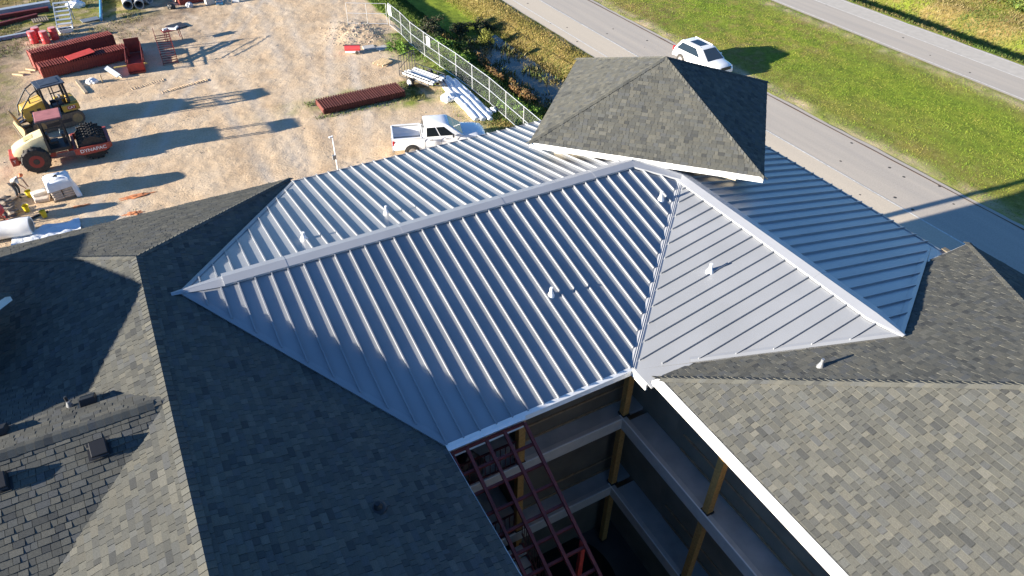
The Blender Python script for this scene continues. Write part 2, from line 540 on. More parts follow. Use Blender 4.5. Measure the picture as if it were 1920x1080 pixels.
def clip(poly, a, b):
    """keep the part of a 2D polygon left of the directed line a-b"""
    out = []
    n = len(poly)
    def side(p): return (b[0] - a[0]) * (p[1] - a[1]) - (b[1] - a[1]) * (p[0] - a[0])
    for i in range(n):
        p, q = poly[i], poly[(i + 1) % n]
        sp, sq = side(p), side(q)
        if sp >= 0: out.append(p)
        if (sp > 0 and sq < 0) or (sp < 0 and sq > 0):
            t = sp / (sp - sq)
            out.append((p[0] + (q[0] - p[0]) * t, p[1] + (q[1] - p[1]) * t))
    return out
def area2(poly):
    return sum(poly[i][0] * poly[(i + 1) % len(poly)][1] - poly[(i + 1) % len(poly)][0] * poly[i][1] for i in range(len(poly))) / 2
def ccw(poly):
    return poly if area2(poly) > 0 else poly[::-1]
def clip_poly(poly, cl):
    cl = ccw(cl)
    for i in range(len(cl)):
        poly = clip(poly, cl[i], cl[(i + 1) % len(cl)])
        if len(poly) < 3: return []
    return poly

TINTS = [(.135, .132, .118), (.150, .147, .130), (.118, .118, .110), (.170, .162, .138), (.100, .101, .098), (.140, .142, .136), (.185, .178, .155), (.078, .080, .082), (.128, .131, .134)]
TW = [5, 5, 4, 3, 2.2, 3, 1.6, 1.3, 2.5]
def shade_pick():
    c = random.choices(TINTS, TW)[0]
    k = random.uniform(.92, 1.08) * .74
    m_ = (.128, .131, .122)
    return tuple((a * .72 + b * .28) * k * t for a, b, t in zip(c, m_, (1.03, 1.03, 1.0)))

EXPO = .136
class Face:
    """a planar roof face given by its corners; the first two are the eave, left to right seen from outside"""
    def __init__(s, pts, skip=None):
        s.p = [Vector(q) for q in pts]
        s.o = s.p[0]
        s.u = (s.p[1] - s.p[0]).normalized()
        n = None
        for k in range(2, len(s.p)):
            n = s.u.cross(s.p[k] - s.p[0])
            if n.length > 1e-3: break
        s.n = n.normalized()
        s.w = s.n.cross(s.u).normalized()
        s.poly = ccw([((q - s.o).dot(s.u), (q - s.o).dot(s.w)) for q in s.p])
        s.skip = skip
    def at(s, u, v, h): return s.o + s.u * u + s.w * v + s.n * h
    def pieces(s):
        out = []
        us = [q[0] for q in s.poly]; vs_ = [q[1] for q in s.poly]
        u0, u1, v1 = min(us) - .05, max(us) + .05, max(vs_)
        k = 0
        v = min(vs_)
        while v < v1:
            u = u0 - random.random() * .3
            prev = None
            while u < u1:
                wdt = random.choice((.11, .14, .16, .19, .22, .25))
                ua, ub = u + .004, u + wdt - .004
                jit = random.uniform(-.004, .004)
                pl = clip_poly([(ua, v + jit), (ub, v + jit), (ub, v + EXPO + .018), (ua, v + EXPO + .018)], s.poly)
                u += wdt
                if len(pl) < 3 or abs(area2(pl)) < 4e-4: continue
                c = s.at(sum(q[0] for q in pl) / len(pl), sum(q[1] for q in pl) / len(pl), 0)
                if s.skip and s.skip(c): continue
                th = .019 if random.random() < .45 else .011
                col = shade_pick()
                tops = [s.at(a, b_, .004 + max(0, th * (1 - (b_ - v - jit) / (EXPO + .018)))) for a, b_ in pl]
                bots = [s.at(a, b_, -.002) for a, b_ in pl]
                m = len(pl)
                fs = [tuple(range(m))] + [(i, m + i, m + (i + 1) % m, (i + 1) % m) for i in range(m)]
                out.append((tops + bots, fs, col, c))
            v += EXPO
            k += 1
        return out
def shown(piece):
    vs_, fs, col, c = piece
    q = [pix(vs_[i]) for i in fs[0]]
    if any(t is None for t in q): return 0
    cx = sum(t[0] for t in q) / len(q); cy = sum(t[1] for t in q) / len(q)
    if not (4 < cx < 1916 and 4 < cy < 1076): return 0
    a = -area2([(t[0], t[1]) for t in q])
    return max(a, 0)
def lay(pieces, parent, name='shingle', field='shingle_field', most=290, hidden=None):
    """the pieces that show largest become objects, the rest one mesh"""
    sc = sorted(((shown(p_) if not (hidden and hidden(p_[3])) else 0, i) for i, p_ in enumerate(pieces)), reverse=True)
    top = set(i for a, i in sc[:most] if a > 12)
    mb = MB()
    for i, (vs_, fs, col, c) in enumerate(pieces):
        if i in top:
            one = MB()
            one.add([v - c for v in vs_], fs, col)
            o = one.build(name, M_shingle, parent, recalc=False)
            o.location = c
        else:
            mb.add(vs_, fs, col)
    if mb.v:
        o = mb.build(field, M_shingle, parent, recalc=False)
        o['kind'] = 'stuff'
def cap_pieces(a, b, na, nb, wdt=.15, step=.15):
    """folded cap shingles from a (low) to b (high); na, nb: down-slope directions on the two sides"""
    a, b = Vector(a), Vector(b)
    d = (b - a); Ln = d.length; d.normalize()
    na, nb = Vector(na).normalized(), Vector(nb).normalized()
    up = Vector((0, 0, 1))
    out = []
    k = 0
    while k * step < Ln:
        t0, t1 = k * step, min(k * step + step + .03, Ln + .02)
        h0, h1 = .036, .020
        w = wdt + random.uniform(-.006, .006)
        vs_ = []
        for t, h in ((t0, h0), (t1, h1)):
            c = a + d * t
            vs_ += [c + na * w + up * h, c + up * (h + .006), c + nb * w + up * h]
        vs_ += [v - up * .03 for v in vs_[:3]]
        fs = [(0, 1, 4, 3), (1, 2, 5, 4), (6, 7, 1, 0), (7, 8, 2, 1)]
        col = shade_pick()
        out.append((vs_, fs, col, (vs_[1] + vs_[4]) / 2))
        k += 1
    return out
def slab(poly3, th=.10):
    """roof deck under a face"""
    n = len(poly3)
    mb = MB()
    vs_ = [Vector(p_) - Vector((0, 0, .012)) for p_ in poly3] + [Vector(p_) - Vector((0, 0, th)) for p_ in poly3]
    mb.add(vs_, [tuple(range(n)), tuple(range(2 * n - 1, n - 1, -1))] + [(i, (i + 1) % n, n + (i + 1) % n, n + i) for i in range(n)])
    return mb
def pt(f, x, y): return (x, y, f(x, y))

# --- left wing --------------------------------------------------------
SOUTH = -5.0
left = thing('apartment_wing', 'dark shingled wing with a hip end and a cross roof, left of the courtyard', 'building', (-1.4, 8, 0))
left_o = Vector((-1.4, 8, 0))
def at_left(o): o.location = o.location - left_o; return o
pk = (xlr, yfL - (xl - xlr), zrL)
xw = xlr - (xl - xlr)
XW = -16.0
def under_metal(c):
    x, y = c.x, c.y
    if xAs < x and yn < y < yf:
        z = min(zAn(x, y), zAf(x, y))
        return z > c.z + .12
    return False
def under_cross(c): return min(zCn(c.x, c.y), zCs(c.x, c.y)) > c.z + .04
def under_main_w(c): return zLw(c.x, c.y) > c.z + .04
fE = Face([(xl, SOUTH, E0), (xl, yfL, E0), pk, (xlr, SOUTH, zrL)], under_metal)
fN = Face([(xl, yfL, E0), (xw, yfL, E0), pk])
fW = Face([(xw, yfL, E0), (xw, SOUTH, E0), (xlr, SOUTH, zrL), pk], under_cross)
hc = 4.85
fCn = Face([(xlr, yC + hc, zCn(0, yC + hc)), (XW, yC + hc, zCn(0, yC + hc)), (XW, yC, zrL), (xlr, yC, zrL)], lambda c: under_main_w(c) or c.x < -9 or c.y > 15.3)
fCs = Face([(XW, yC - hc, zCs(0, yC - hc)), (xlr, yC - hc, zCs(0, yC - hc)), (xlr, yC, zrL), (XW, yC, zrL)], lambda c: under_main_w(c) or c.x < -9)
pcs = []
for f_ in (fE, fN, fW, fCn, fCs): pcs += f_.pieces()
dn = lambda sx, sy: Vector((sx, sy, -sL))
caps = cap_pieces((xl, yfL, E0), pk, (0, 1, -sL), (1, 0, -sL)) + cap_pieces((xw, yfL, E0), pk, (0, 1, -sL), (-1, 0, -sL))
caps += cap_pieces((xlr, SOUTH, zrL), pk, (1, 0, -sL), (-1, 0, -sL)) + cap_pieces((-9, yC, zrL), (xlr - .3, yC, zrL), (0, 1, -sL), (0, -1, -sL))
holder = left
def shift_children(root, off):
    for c in root.children:
        c.location = c.location - off
lay(pcs, left, hidden=lambda c: under_metal(c))
lay(caps, left, 'ridge_shingle', 'ridge_shingle_run', 290)
slab([(xl, SOUTH, E0), (xl, yfL, E0), pk, (xlr, SOUTH, zrL)]).build('roof_deck', M_deck, left)
slab([(xl, yfL, E0), (xw, yfL, E0), pk]).build('roof_deck', M_deck, left)
slab([(xw, yfL, E0), (xw, SOUTH, E0), (xlr, SOUTH, zrL), pk]).build('roof_deck', M_deck, left)
zc0 = zCn(0, yC + hc)
slab([(xlr, yC, zrL), (xlr - hc, yC + hc, zc0), (XW, yC + hc, zc0), (XW, yC, zrL)]).build('roof_deck', M_deck, left)
slab([(XW, yC, zrL), (XW, yC - hc, zc0), (xlr - hc, yC - hc, zc0), (xlr, yC, zrL)]).build('roof_deck', M_deck, left)
MB().box((xl - .02 + .035, (SOUTH + yn) / 2, E0 - .13), (.03, yn - SOUTH, .2)).build('fascia', M_white, left)
MB().box(((xl + xw) / 2, yfL + .015, E0 - .13), (xl - xw, .03, .2)).build('fascia', M_white, left)
MB().box((xw - .015, (SOUTH + yfL) / 2, E0 - .13), (.03, yfL - SOUTH, .2)).build('fascia', M_white, left)
# walls stand back under the eaves
def wall(parent, x0, x1, y0, y1, z0, z1, m=M_sheath, name='wall'):
    return MB().box(((x0 + x1) / 2, (y0 + y1) / 2, (z0 + z1) / 2), (x1 - x0, y1 - y0, z1 - z0)).build(name, m, parent)
wall(left, xl - .75, xl - .6, SOUTH + .5, yfL - .75, 0, E0 - .1)
wall(left, xw + .6, xl - .75, yfL - .75, yfL - .6, 0, E0 - .1)
wall(left, xw + .6, xw + .75, SOUTH + .5, yfL - .75, 0, E0 - .1)
wall(left, xw + .6, xl - .6, SOUTH + .35, SOUTH + .5, 0, E0 - .1)
wall(left, XW, xw + .6, yC + 4.1, yC + 4.25, 0, E0 - .1)
wall(left, XW, xw + .6, yC - 4.25, yC - 4.1, 0, E0 - .1)
wall(left, XW, XW + .15, yC - 4.1, yC + 4.1, 0, E0 - .1)

def vent_pipe(parent, x, y, z, h=.42, r=.05, m=M_pvc, boot=M_pvc, lean=(0, 0)):
    h, r = h * .85, r * .82
    mb = MB().cyl((x, y, z - .02), (x + lean[0], y + lean[1], z + h), r, n=14)
    o = mb.build('vent_pipe', m, parent, smooth=True)
    MB().lathe([(r * 2.3, -.03), (r * 2.3, .03), (r * 1.5, .10), (r * 1.12, .15)], (x, y, z), n=16).build('flashing_boot', boot, o, smooth=True)
    return o
def box_vent(parent, x, y, zf, slope_dir):
    """square slant-back attic vent lying on a slope"""
    z = zf(x, y)
    nrm = Vector((-(zf(x + 1, y) - zf(x - 1, y)) / 2, -(zf(x, y + 1) - zf(x, y - 1)) / 2, 1)).normalized()
    g = Vector(slope_dir)
    v = (g - nrm * g.dot(nrm)).normalized()
    u = nrm.cross(v).normalized()
    c = Vector((x, y, z))
    def q(a, b, h): return c + u * a + v * b + nrm * h
    mb = MB()
    s_, t_ = .155, .155
    mb.add([q(-s_, -t_, .012), q(s_, -t_, .012), q(s_, t_, .012), q(-s_, t_, .012), q(-s_ * .92, -t_ * .9, .17), q(s_ * .92, -t_ * .9, .17), q(s_ * .92, t_, .13), q(-s_ * .92, t_, .13)],
           [(0, 3, 2, 1), (4, 5, 6, 7), (0, 1, 5, 4), (1, 2, 6, 5), (2, 3, 7, 6), (3, 0, 4, 7)])
    o = mb.build('box_vent', M_blk, parent, bevel=.015)
    fl = MB()
    fl.add([q(-.21, -.20, .010), q(.21, -.20, .010), q(.21, .21, .022), q(-.21, .21, .022)], [(0, 1, 2, 3)])
    fl.build('vent_flange', M_blk, o)
    lv = MB()
    for k in range(4):
        lv.add([q(-s_ * .95, t_ * (1.02) + .005, .02 + k * .028), q(s_ * .95, t_ * 1.02 + .005, .02 + k * .028), q(s_ * .95, t_ * 1.02 + .03, .012 + k * .028), q(-s_ * .95, t_ * 1.02 + .03, .012 + k * .028)], [(0, 1, 2, 3)])
    lv.build('vent_louvre', M_blk, o, recalc=False)
    return o
box_vent(left, -2.87, 12.60, zCn, (0, 1, 0))
box_vent(left, -4.45, 12.50, zCn, (0, 1, 0))
box_vent(left, -2.74, 11.05, zCs, (0, -1, 0))
box_vent(left, -4.40, 11.08, zCs, (0, -1, 0))
vent_pipe(left, -3.22, 12.70, zCn(0, 12.70), .30, .035, M_blk, M_lead, (-.02, .05))
o = vent_pipe(left, 1.57, 7.90, zLe(1.57, 7.9), .16, .055, M_blk, M_blk)
MB().lathe([(.16, -.05), (.16, .02), (.12, .05)], (1.57, 7.9, zLe(1.57, 7.9)), n=16).build('vent_collar', M_blk, o, smooth=True)
shift_children(left, left_o)

# --- right wing ---------------------------------------------------------
right = thing('apartment_wing', 'sunlit tan-grey shingled wing with a long white gutter, right of the courtyard', 'building', (14, 2, 0))
right_o = Vector((14, 2, 0))
pkR = (xr + wr, yr - wr, ER + wr * sR)
def under_metal_B(c):
    x, y = c.x, c.y
    if y < yBt - .05: return False
    return min(zBn(x, y), zBf(x, y)) > c.z + .10
fRw = Face([(xr, yr, ER), (xr, -6, ER), (xr + wr, -6, ER + wr * sR), pkR])
fRn = Face([(xre, yr, ER), (xr, yr, ER), pkR], under_metal_B)
fRe = Face([(xre, -6, ER), (xre, yr, ER), pkR, (xr + wr, -6, ER + wr * sR)])
pcs = fRw.pieces() + fRn.pieces() + fRe.pieces()
lay(pcs, right)
caps = cap_pieces((xr, yr, ER), pkR, (-1, 0, -sR), (0, 1, -sR)) + cap_pieces((xre, yr, ER), pkR, (1, 0, -sR), (0, 1, -sR)) + cap_pieces((xr + wr, -6, ER + wr * sR), pkR, (1, 0, -sR), (-1, 0, -sR))
lay(caps, right, 'ridge_shingle', 'ridge_shingle_run', 290)
slab([(xr, yr, ER), (xr, -6, ER), (xr + wr, -6, ER + wr * sR), pkR]).build('roof_deck', M_deck, right)
slab([(xre, yr, ER), (xr, yr, ER), pkR]).build('roof_deck', M_deck, right)
slab([(xre, -6, ER), (xre, yr, ER), pkR, (xr + wr, -6, ER + wr * sR)]).build('roof_deck', M_deck, right)
# gutter along the courtyard: an open trough
gt = MB()
prof = [(-.005, -.02), (-.005, -.14), (-.085, -.145), (-.125, -.06), (-.125, -.005), (-.112, -.005), (-.112, -.05), (-.08, -.12), (-.02, -.12), (-.02, -.02)]
gt.loft([[(xr + a, y, ER + .01 + b_) for a, b_ in prof] for y in (yr - .02, 2.0, -6.0)])
gt.build('gutter', M_white, right)
MB().box((xr + .012, (yr - 6) / 2, ER - .105), (.03, yr + 6, .19)).build('fascia', M_white, right)
de = MB()
de.add([(xr - .12, yr - .0, ER + .012), (xr - .12, -6, ER + .012), (xr + .07, -6, ER + .052), (xr + .07, yr - .07, ER + .052)], [(0, 1, 2, 3)])
de.build('drip_edge', M_white, right, recalc=False)
MB().box(((xr + 1.3 + xre) / 2, yr + .012, ER - .11), (xre - xr - 1.3, .03, .2)).build('fascia', M_white, right)
MB().box((xre + .012, (yr - 6) / 2, ER - .11), (.03, yr + 6, .2)).build('fascia', M_white, right)
wall(right, xre - .75, xre - .6, -5.5, yr + .3, 0, ER - .12)
wall(right, xr + 1.55, xre - .75, -5.5, -5.35, 0, ER - .12)
vent_pipe(right, 11.50, 6.36, zRn(0, 6.36), .30, .045, M_lead, M_lead)
shift_children(right, right_o)

# --- metal roofed link ---------------------------------------------------
link = thing('metal_roof_wing', 'blue-grey standing seam metal roof wing in the middle joining both shingled wings', 'building', (8, 15, 0))
link_o = Vector((8, 15, 0))
pAn = [(xAs, yA), (xl, yn), (xI, yn), Q, P]
pAf = [(xAs, yA), P, (xB, yf), (xl, yf)]
xv = xI + (ER - E0) / sBn; xv2 = xB - (ER - E0) / sBf
ye = yr + (ER - E0) / sR
pBn = [Q, (xI, yn), (xI, ye), (xb, yBt)]
pBf = [P, Q, (xb, yBt), (xB, ye), (xB, yf)]
LIFT = .05
def metal_face(poly, zf, seams, ax, name='roof_panel', rise=.055, eave=None):
    """one panel per strip between seams, each with its own raised seam; ax = coordinate the seams are spaced along"""
    lo = min(q[ax] for q in poly); hi = max(q[ax] for q in poly)
    cuts = sorted([s_ for s_ in seams if lo + .02 < s_ < hi - .02])
    ed = [lo - .01] + cuts + [hi + .01]
    nrm = Vector((-(zf(1, 0) - zf(0, 0)), -(zf(0, 1) - zf(0, 0)), 1)).normalized()
    for k in range(len(ed) - 1):
        a, b_ = ed[k], ed[k + 1]
        if ax == 0: strip = [(a, -99), (b_, -99), (b_, 99), (a, 99)]
        else: strip = [(-99, a), (99, a), (99, b_), (-99, b_)]
        pl = clip_poly(strip, poly)
        if len(pl) < 3 or abs(area2(pl)) < 1e-3: continue
        pl = ccw(pl)
        m = len(pl)
        # slight oil-canning: tilt each pan a hair
        tl = random.uniform(-.003, .003)
        top = [Vector((x, y, zf(x, y) + LIFT + tl * ((x, y)[ax] - a) / .4)) for x, y in pl]
        bot = [v - Vector((0, 0, .035)) for v in top]
        mb = MB().add(top + bot, [tuple(range(m))] + [(i, m + i, m + (i + 1) % m, (i + 1) % m) for i in range(m)])
        pan = mb.build(name, M_metal, link, recalc=False)
        if k > 0:
            other = 1 - ax
            if ax == 0: ln = clip_poly([(a - .012, -99), (a + .012, -99), (a + .012, 99), (a - .012, 99)], poly)
            else: ln = clip_poly([(-99, a - .012), (99, a - .012), (99, a + .012), (-99, a + .012)], poly)
            if len(ln) >= 3:
                v0 = min(q[other] for q in ln); v1 = max(q[other] for q in ln)
                if v1 - v0 > .25:
                    t0 = .01 if eave is not None and abs(v0 - eave) < .05 else .17
                    t1 = .01 if eave is not None and abs(v1 - eave) < .05 else .21
                    if v1 - v0 < t0 + t1 + .08: continue
                    e0 = (a, v0 + t0) if ax == 0 else (v0 + t0, a)
                    e1 = (a, v1 - t1) if ax == 0 else (v1 - t1, a)
                    A = Vector((e0[0], e0[1], zf(*e0) + LIFT)); B = Vector((e1[0], e1[1], zf(*e1) + LIFT))
                    side = Vector((1, 0, 0)) if ax == 0 else Vector((0, 1, 0))
                    side = (side - nrm * side.dot(nrm)).normalized()
                    sb = MB()
                    prof = [(-.019, -.01), (.019, -.01), (.015, .012), (.010, rise - .012), (.016, rise - .010), (.016, rise), (-.016, rise), (-.016, rise - .010), (-.010, rise - .012), (-.015, .012)]
                    sb.loft([[q + side * u + nrm * h for u, h in prof] for q in (A, B)])
                    sb.build('seam', M_metal, pan, recalc=True)
SX = [3.906 + .4061 * k for k in range(-14, 45)]
SY = [14.86 - .4085 * k for k in range(-18, 25)]
metal_face(pAn, zAn, SX, 0, eave=yn)
metal_face(pAf, zAf, SX, 0, eave=yf)
metal_face(pBn, zBn, SY, 1, eave=xI)
metal_face([P, Q, (xB, Q[1]), (xB, yf)], zBf, SY, 1, eave=xB)
metal_face([Q, (xb, yBt), (xB, ye), (xB, Q[1])], zBf, SY, 1, eave=xB)
metal_face([(xI, ye), (xI, yr - .05), (xv + .05, yr - .05)], zBn, [], 1, 'closure_panel')
metal_face([(xB, ye), (xv2 - .05, yr - .05), (xB, yr - .05)], zBf, [], 1, 'closure_panel')
def metal_cap(a, b, za, zb, wa, wb, fa, fb, lift=.125, name='ridge_cap', ka=1.0, kb=1.0):
    """bent cap from a to b; wa, wb: plan offsets to each side, heights from the two planes fa, fb"""
    a, b = Vector((*a, 0)), Vector((*b, 0))
    mb = MB()
    vs_ = []
    for q, z, k_ in ((a, za, ka), (b, zb, kb)):
        l_, r_ = q + Vector((*wa, 0)) * k_, q + Vector((*wb, 0)) * k_
        lift = LIFT + .03 if k_ < 1 else lift
        zl = min(z, fa(l_.x, l_.y)); zr_ = min(z, fb(r_.x, r_.y))
        vs_ += [(l_.x, l_.y, zl + LIFT + .02), (l_.x, l_.y, zl + lift), (q.x, q.y, z + lift + .012), (r_.x, r_.y, zr_ + lift), (r_.x, r_.y, zr_ + LIFT + .02)]
    mb.add(vs_, [(i, i + 1, i + 6, i + 5) for i in range(4)] + [(0, 1, 2, 3, 4), (9, 8, 7, 6, 5)])
    return mb.build(name, M_cap, link, recalc=True)
zA_, zB_ = E0 + hA, E0 + hB
cuts = [xAs - .16, .35, 1.9, 5.0, 8.1, 11.2, P[0] + .02]
for k in range(len(cuts) - 1):
    dx = .004 if k % 2 else 0
    metal_cap((cuts[k], yA), (cuts[k + 1], yA), zA_, zA_, (0, -.24), (0, .24), zAn, zAf, .125 + dx, ka=.25 if k == 0 else 1)
metal_cap(P, Q, zA_, zB_, (-.16, -.17), (.16, .17), zAn, zBf, .128)
cb = [Q[1] + .05, 11.3, 8.6, 6.9, yBt - .02]
for k in range(len(cb) - 1):
    metal_cap((xb, cb[k]), (xb, cb[k + 1]), zB_, zB_, (-.26, 0), (.26, 0), zBn, zBf, .125 + .004 * (k % 2), kb=.25 if k == len(cb) - 2 else 1)
metal_cap((xB, yf), P, E0, zA_, (.18, -.17), (-.18, .17), zBf, zAf, .125, 'hip_cap')
# valley flashing strips with a raised middle crease
def valley(a, b, w, m=M_cap, lift=.085, name='valley_flashing', side=None):
    a, b = Vector(a), Vector(b)
    d = (b - a).normalized()
    s_ = d.cross(Vector((0, 0, 1))).normalized()
    mb = MB()
    up = Vector((0, 0, 1))
    prof = [(-w, lift - .02), (-w * .45, lift), (-.02, lift - .012), (0, lift + .008), (.02, lift - .012), (w * .45, lift), (w, lift - .02)]
    vs_ = [q + s_ * u + up * h for q in (a, b) for u, h in prof]
    mb.add(vs_, [(i, i + 1, i + 8, i + 7) for i in range(6)])
    return mb.build(name, m, link, recalc=False)
valley((Q[0], Q[1], zB_), (xI - .02, yn - .02, E0), .10, lift=.08)
def edge_strip(a, b, w_in, zf_in, inward, drop=-.02, up=.095):
    """flat trim along an outer edge of the metal roof"""
    a2, b2 = Vector((*a, 0)), Vector((*b, 0))
    n_ = Vector((*inward, 0)).normalized()
    mb = MB(); vs_ = []
    for q in (a2, b2):
        i_ = q + n_ * w_in; h_ = q + n_ * (w_in * .5)
        vs_ += [(q.x, q.y, zf_in(q.x, q.y) - drop), (q.x, q.y, zf_in(q.x, q.y) + LIFT + .008), (h_.x, h_.y, zf_in(h_.x, h_.y) + LIFT + .022), (i_.x, i_.y, zf_in(i_.x, i_.y) + LIFT + .012)]
    mb.add(vs_, [(i, i + 1, i + 5, i + 4) for i in range(3)])
    return mb.build('edge_flashing', M_metal, link, recalc=False)
def inw(a, b, c):
    d = Vector((b[0] - a[0], b[1] - a[1])); n_ = Vector((-d.y, d.x))
    return n_ if n_.dot(Vector((c[0] - a[0], c[1] - a[1]))) > 0 else -n_
edge_strip((xAs, yA), (xl, yn), .16, zAn, inw((xAs, yA), (xl, yn), (6, 13)))
edge_strip((xAs, yA), (xl, yf), .16, zAf, inw((xAs, yA), (xl, yf), (6, 18)))
edge_strip((xb, yBt), (xv, yr), .16, zBn, inw((xb, yBt), (xv, yr), (11, 10)))
edge_strip((xb, yBt), (xv2, yr), .20, zBf, inw((xb, yBt), (xv2, yr), (16, 12)))
edge_strip((xl, yf + .02), (xB, yf + .02), .10, zAf, (0, -1))
edge_strip((xB + .02, yr), (xB + .02, yf), .12, zBf, (-1, 0))
# eaves: fascia boards
MB().box(((xl + xI) / 2, yn - .02, E0 - .065), (xI - xl, .04, .19)).build('fascia', M_white, link)
MB().box(((xl + 5.42) / 2, yn - .075, E0 - .24), (5.42 - xl, .05, .10)).build('fascia', M_white, link)
dr = MB(); dr.add([(xl, yn - .06, E0 + .03), (xI, yn - .06, E0 + .03), (xI, yn + .03, E0 + .075), (xl, yn + .03, E0 + .075)], [(0, 1, 2, 3)])
dr.add([(xl, yn - .12, E0 - .0), (5.40, yn - .12, E0 + .0), (5.40, yn - .05, E0 + .045), (xl, yn - .05, E0 + .045)], [(0, 1, 2, 3)])
dr.build('drip_edge', M_white, link, recalc=False)
MB().box((xI - .02, (yn + yr) / 2 + .05, E0 - .06), (.05, yn - yr - .1, .2)).build('fascia', M_white, link)
MB().box(((xl + xB) / 2, yf + .0, E0 - .09), (xB - xl, .03, .18)).build('fascia', M_white, link)
MB().box((xB + .0, (yr + yf) / 2, E0 - .09), (.03, yf - yr, .18)).build('fascia', M_white, link)
# vents on the metal roof
vent_pipe(link, 7.69, 11.70, zAn(7.69, 11.7) + LIFT, .33, .05)
vent_pipe(link, 12.59, 13.54, zAn(12.59, 13.54) + LIFT, .36, .055)
vent_pipe(link, 11.87, 10.43, zBn(11.87, 10.43) + LIFT, .33, .055)
vent_pipe(link, 2.64, 16.30, zAf(2.64, 16.3) + LIFT, .28, .055)
vent_pipe(link, 5.07, 16.50, zAf(5.07, 16.5) + LIFT, .32, .045)

# courtyard galleries -------------------------------------------------------
F3, F2 = 6.40, 3.20
pxA, pyA = 9.10, 9.80            # post line of the inner corner
# walls behind the galleries
wall(link, 2.9, 5.95, 11.35, 11.5, 0, E0 + .2, M_sheath)
wall(link, 5.95, 9.9, 10.28, 10.40, 0, E0 + .25, M_sheath)
wall(link, 5.95, 6.05, 10.40, 11.35, 0, E0 + .25, M_sheath)
wall(link, 9.74, 9.9, 8.4, 10.28, 0, E0 + .15, M_sheath2)
wall(right, 9.74 - right_o.x, 9.9 - right_o.x, -5.35 - right_o.y, 8.4 - right_o.y, 0, ER - .1, M_sheath2)
# outer walls of the link, open at the corner under the tower
wall(link, 3.2, 9.5, yf - .75, yf - .6, 0, E0 - .1)
wall(link, xB - .75, xB - .6, yr, 11.5, 0, E0 - .1)
wall(link, 9.5, xB - .75, yf - .75, yf - .6, 7.5, E0 - .1)  # unseen upper wall strip, added to broaden the shadow band on the road
wall(link, xB - .75, xB - .6, 11.5, yf - .6, 7.5, E0 - .1)  # second unseen strip, on the road side, added for the same shadow
for z, th in ((F3, .30), (F2, .30)):
    # floors: a deck and an edge beam each
    MB().box(((3.0 + 9.0) / 2 + .35, (pyA + 11.35) / 2 - .02, z - .05), (9.0 - 3.0 + .9, 11.35 - pyA + .04, .10)).build('gallery_floor', M_floor, link)
    MB().box(((3.0 + pxA - .13) / 2, pyA - .06, z - .18), (pxA - .13 - 3.0, .14, .43)).build('floor_beam', M_beam, link)
    MB().box(((3.0 + pxA - .13) / 2, pyA - .135, z + .045), (pxA - .13 - 3.0, .03, .025)).build('beam_trim', M_white, link)
    MB().box((pxA + .72 - right_o.x, (pyA - 15) / 2 + 0 - right_o.y - .1, z - .05), (1.5, 15 + pyA - .3, .10)).build('gallery_floor', M_floor, right)
    MB().box((pxA - .06 - right_o.x, (pyA - 15) / 2 - right_o.y, z - .18), (.14, 15 + pyA, .43)).build('floor_beam', M_beam, right)
    MB().box((pxA - .135 - right_o.x, (pyA - 15) / 2 - right_o.y, z + .045), (.03, 15 + pyA, .025)).build('beam_trim', M_white, right)
# skirting battens left on the walls
for z in (F3 + .06, F3 + .62, F2 + .06, F2 + .62):
    MB().box((7.8, 10.262, z), (3.7, .035, .06)).build('batten', mat('raw_pine', (.30, .20, .11), .85, var=.25, scale=9), link)
    MB().box((9.722 - right_o.x, 1.6 - right_o.y, z), (.035, 13, .06)).build('batten', MATS['raw_pine'], right)
def post(parent, off, x, y):
    for z0, z1 in ((0, F2 - .30), (F2, F3 - .30), (F3, E0 + .1)):
        o = MB().box((x - off.x, y - off.y, (z0 + z1) / 2), (.19, .19, z1 - z0)).build('post', M_wood, parent, bevel=.012)
        bs = MB().box((x - off.x, y - off.y, z0 + .04), (.24, .24, .07))
        bs.build('post_base', M_tape, o)
post(link, Vector((0, 0, 0)), pxA, pyA)
post(link, Vector((0, 0, 0)), 5.76, pyA - .02)
post(right, right_o, pxA, 6.30)
post(right, right_o, pxA, 2.70)
post(right, right_o, pxA, -.9)
shift_children(link, link_o)
# courtyard floor
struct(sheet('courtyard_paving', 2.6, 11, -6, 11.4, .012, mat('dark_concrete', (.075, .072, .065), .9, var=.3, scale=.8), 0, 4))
struct(MB().lathe([(1.9, 0), (1.9, .006)], (6.9, 9.0, .014), n=40).build('puddle', mat('wet_patch', (.015, .015, .015), .1)))

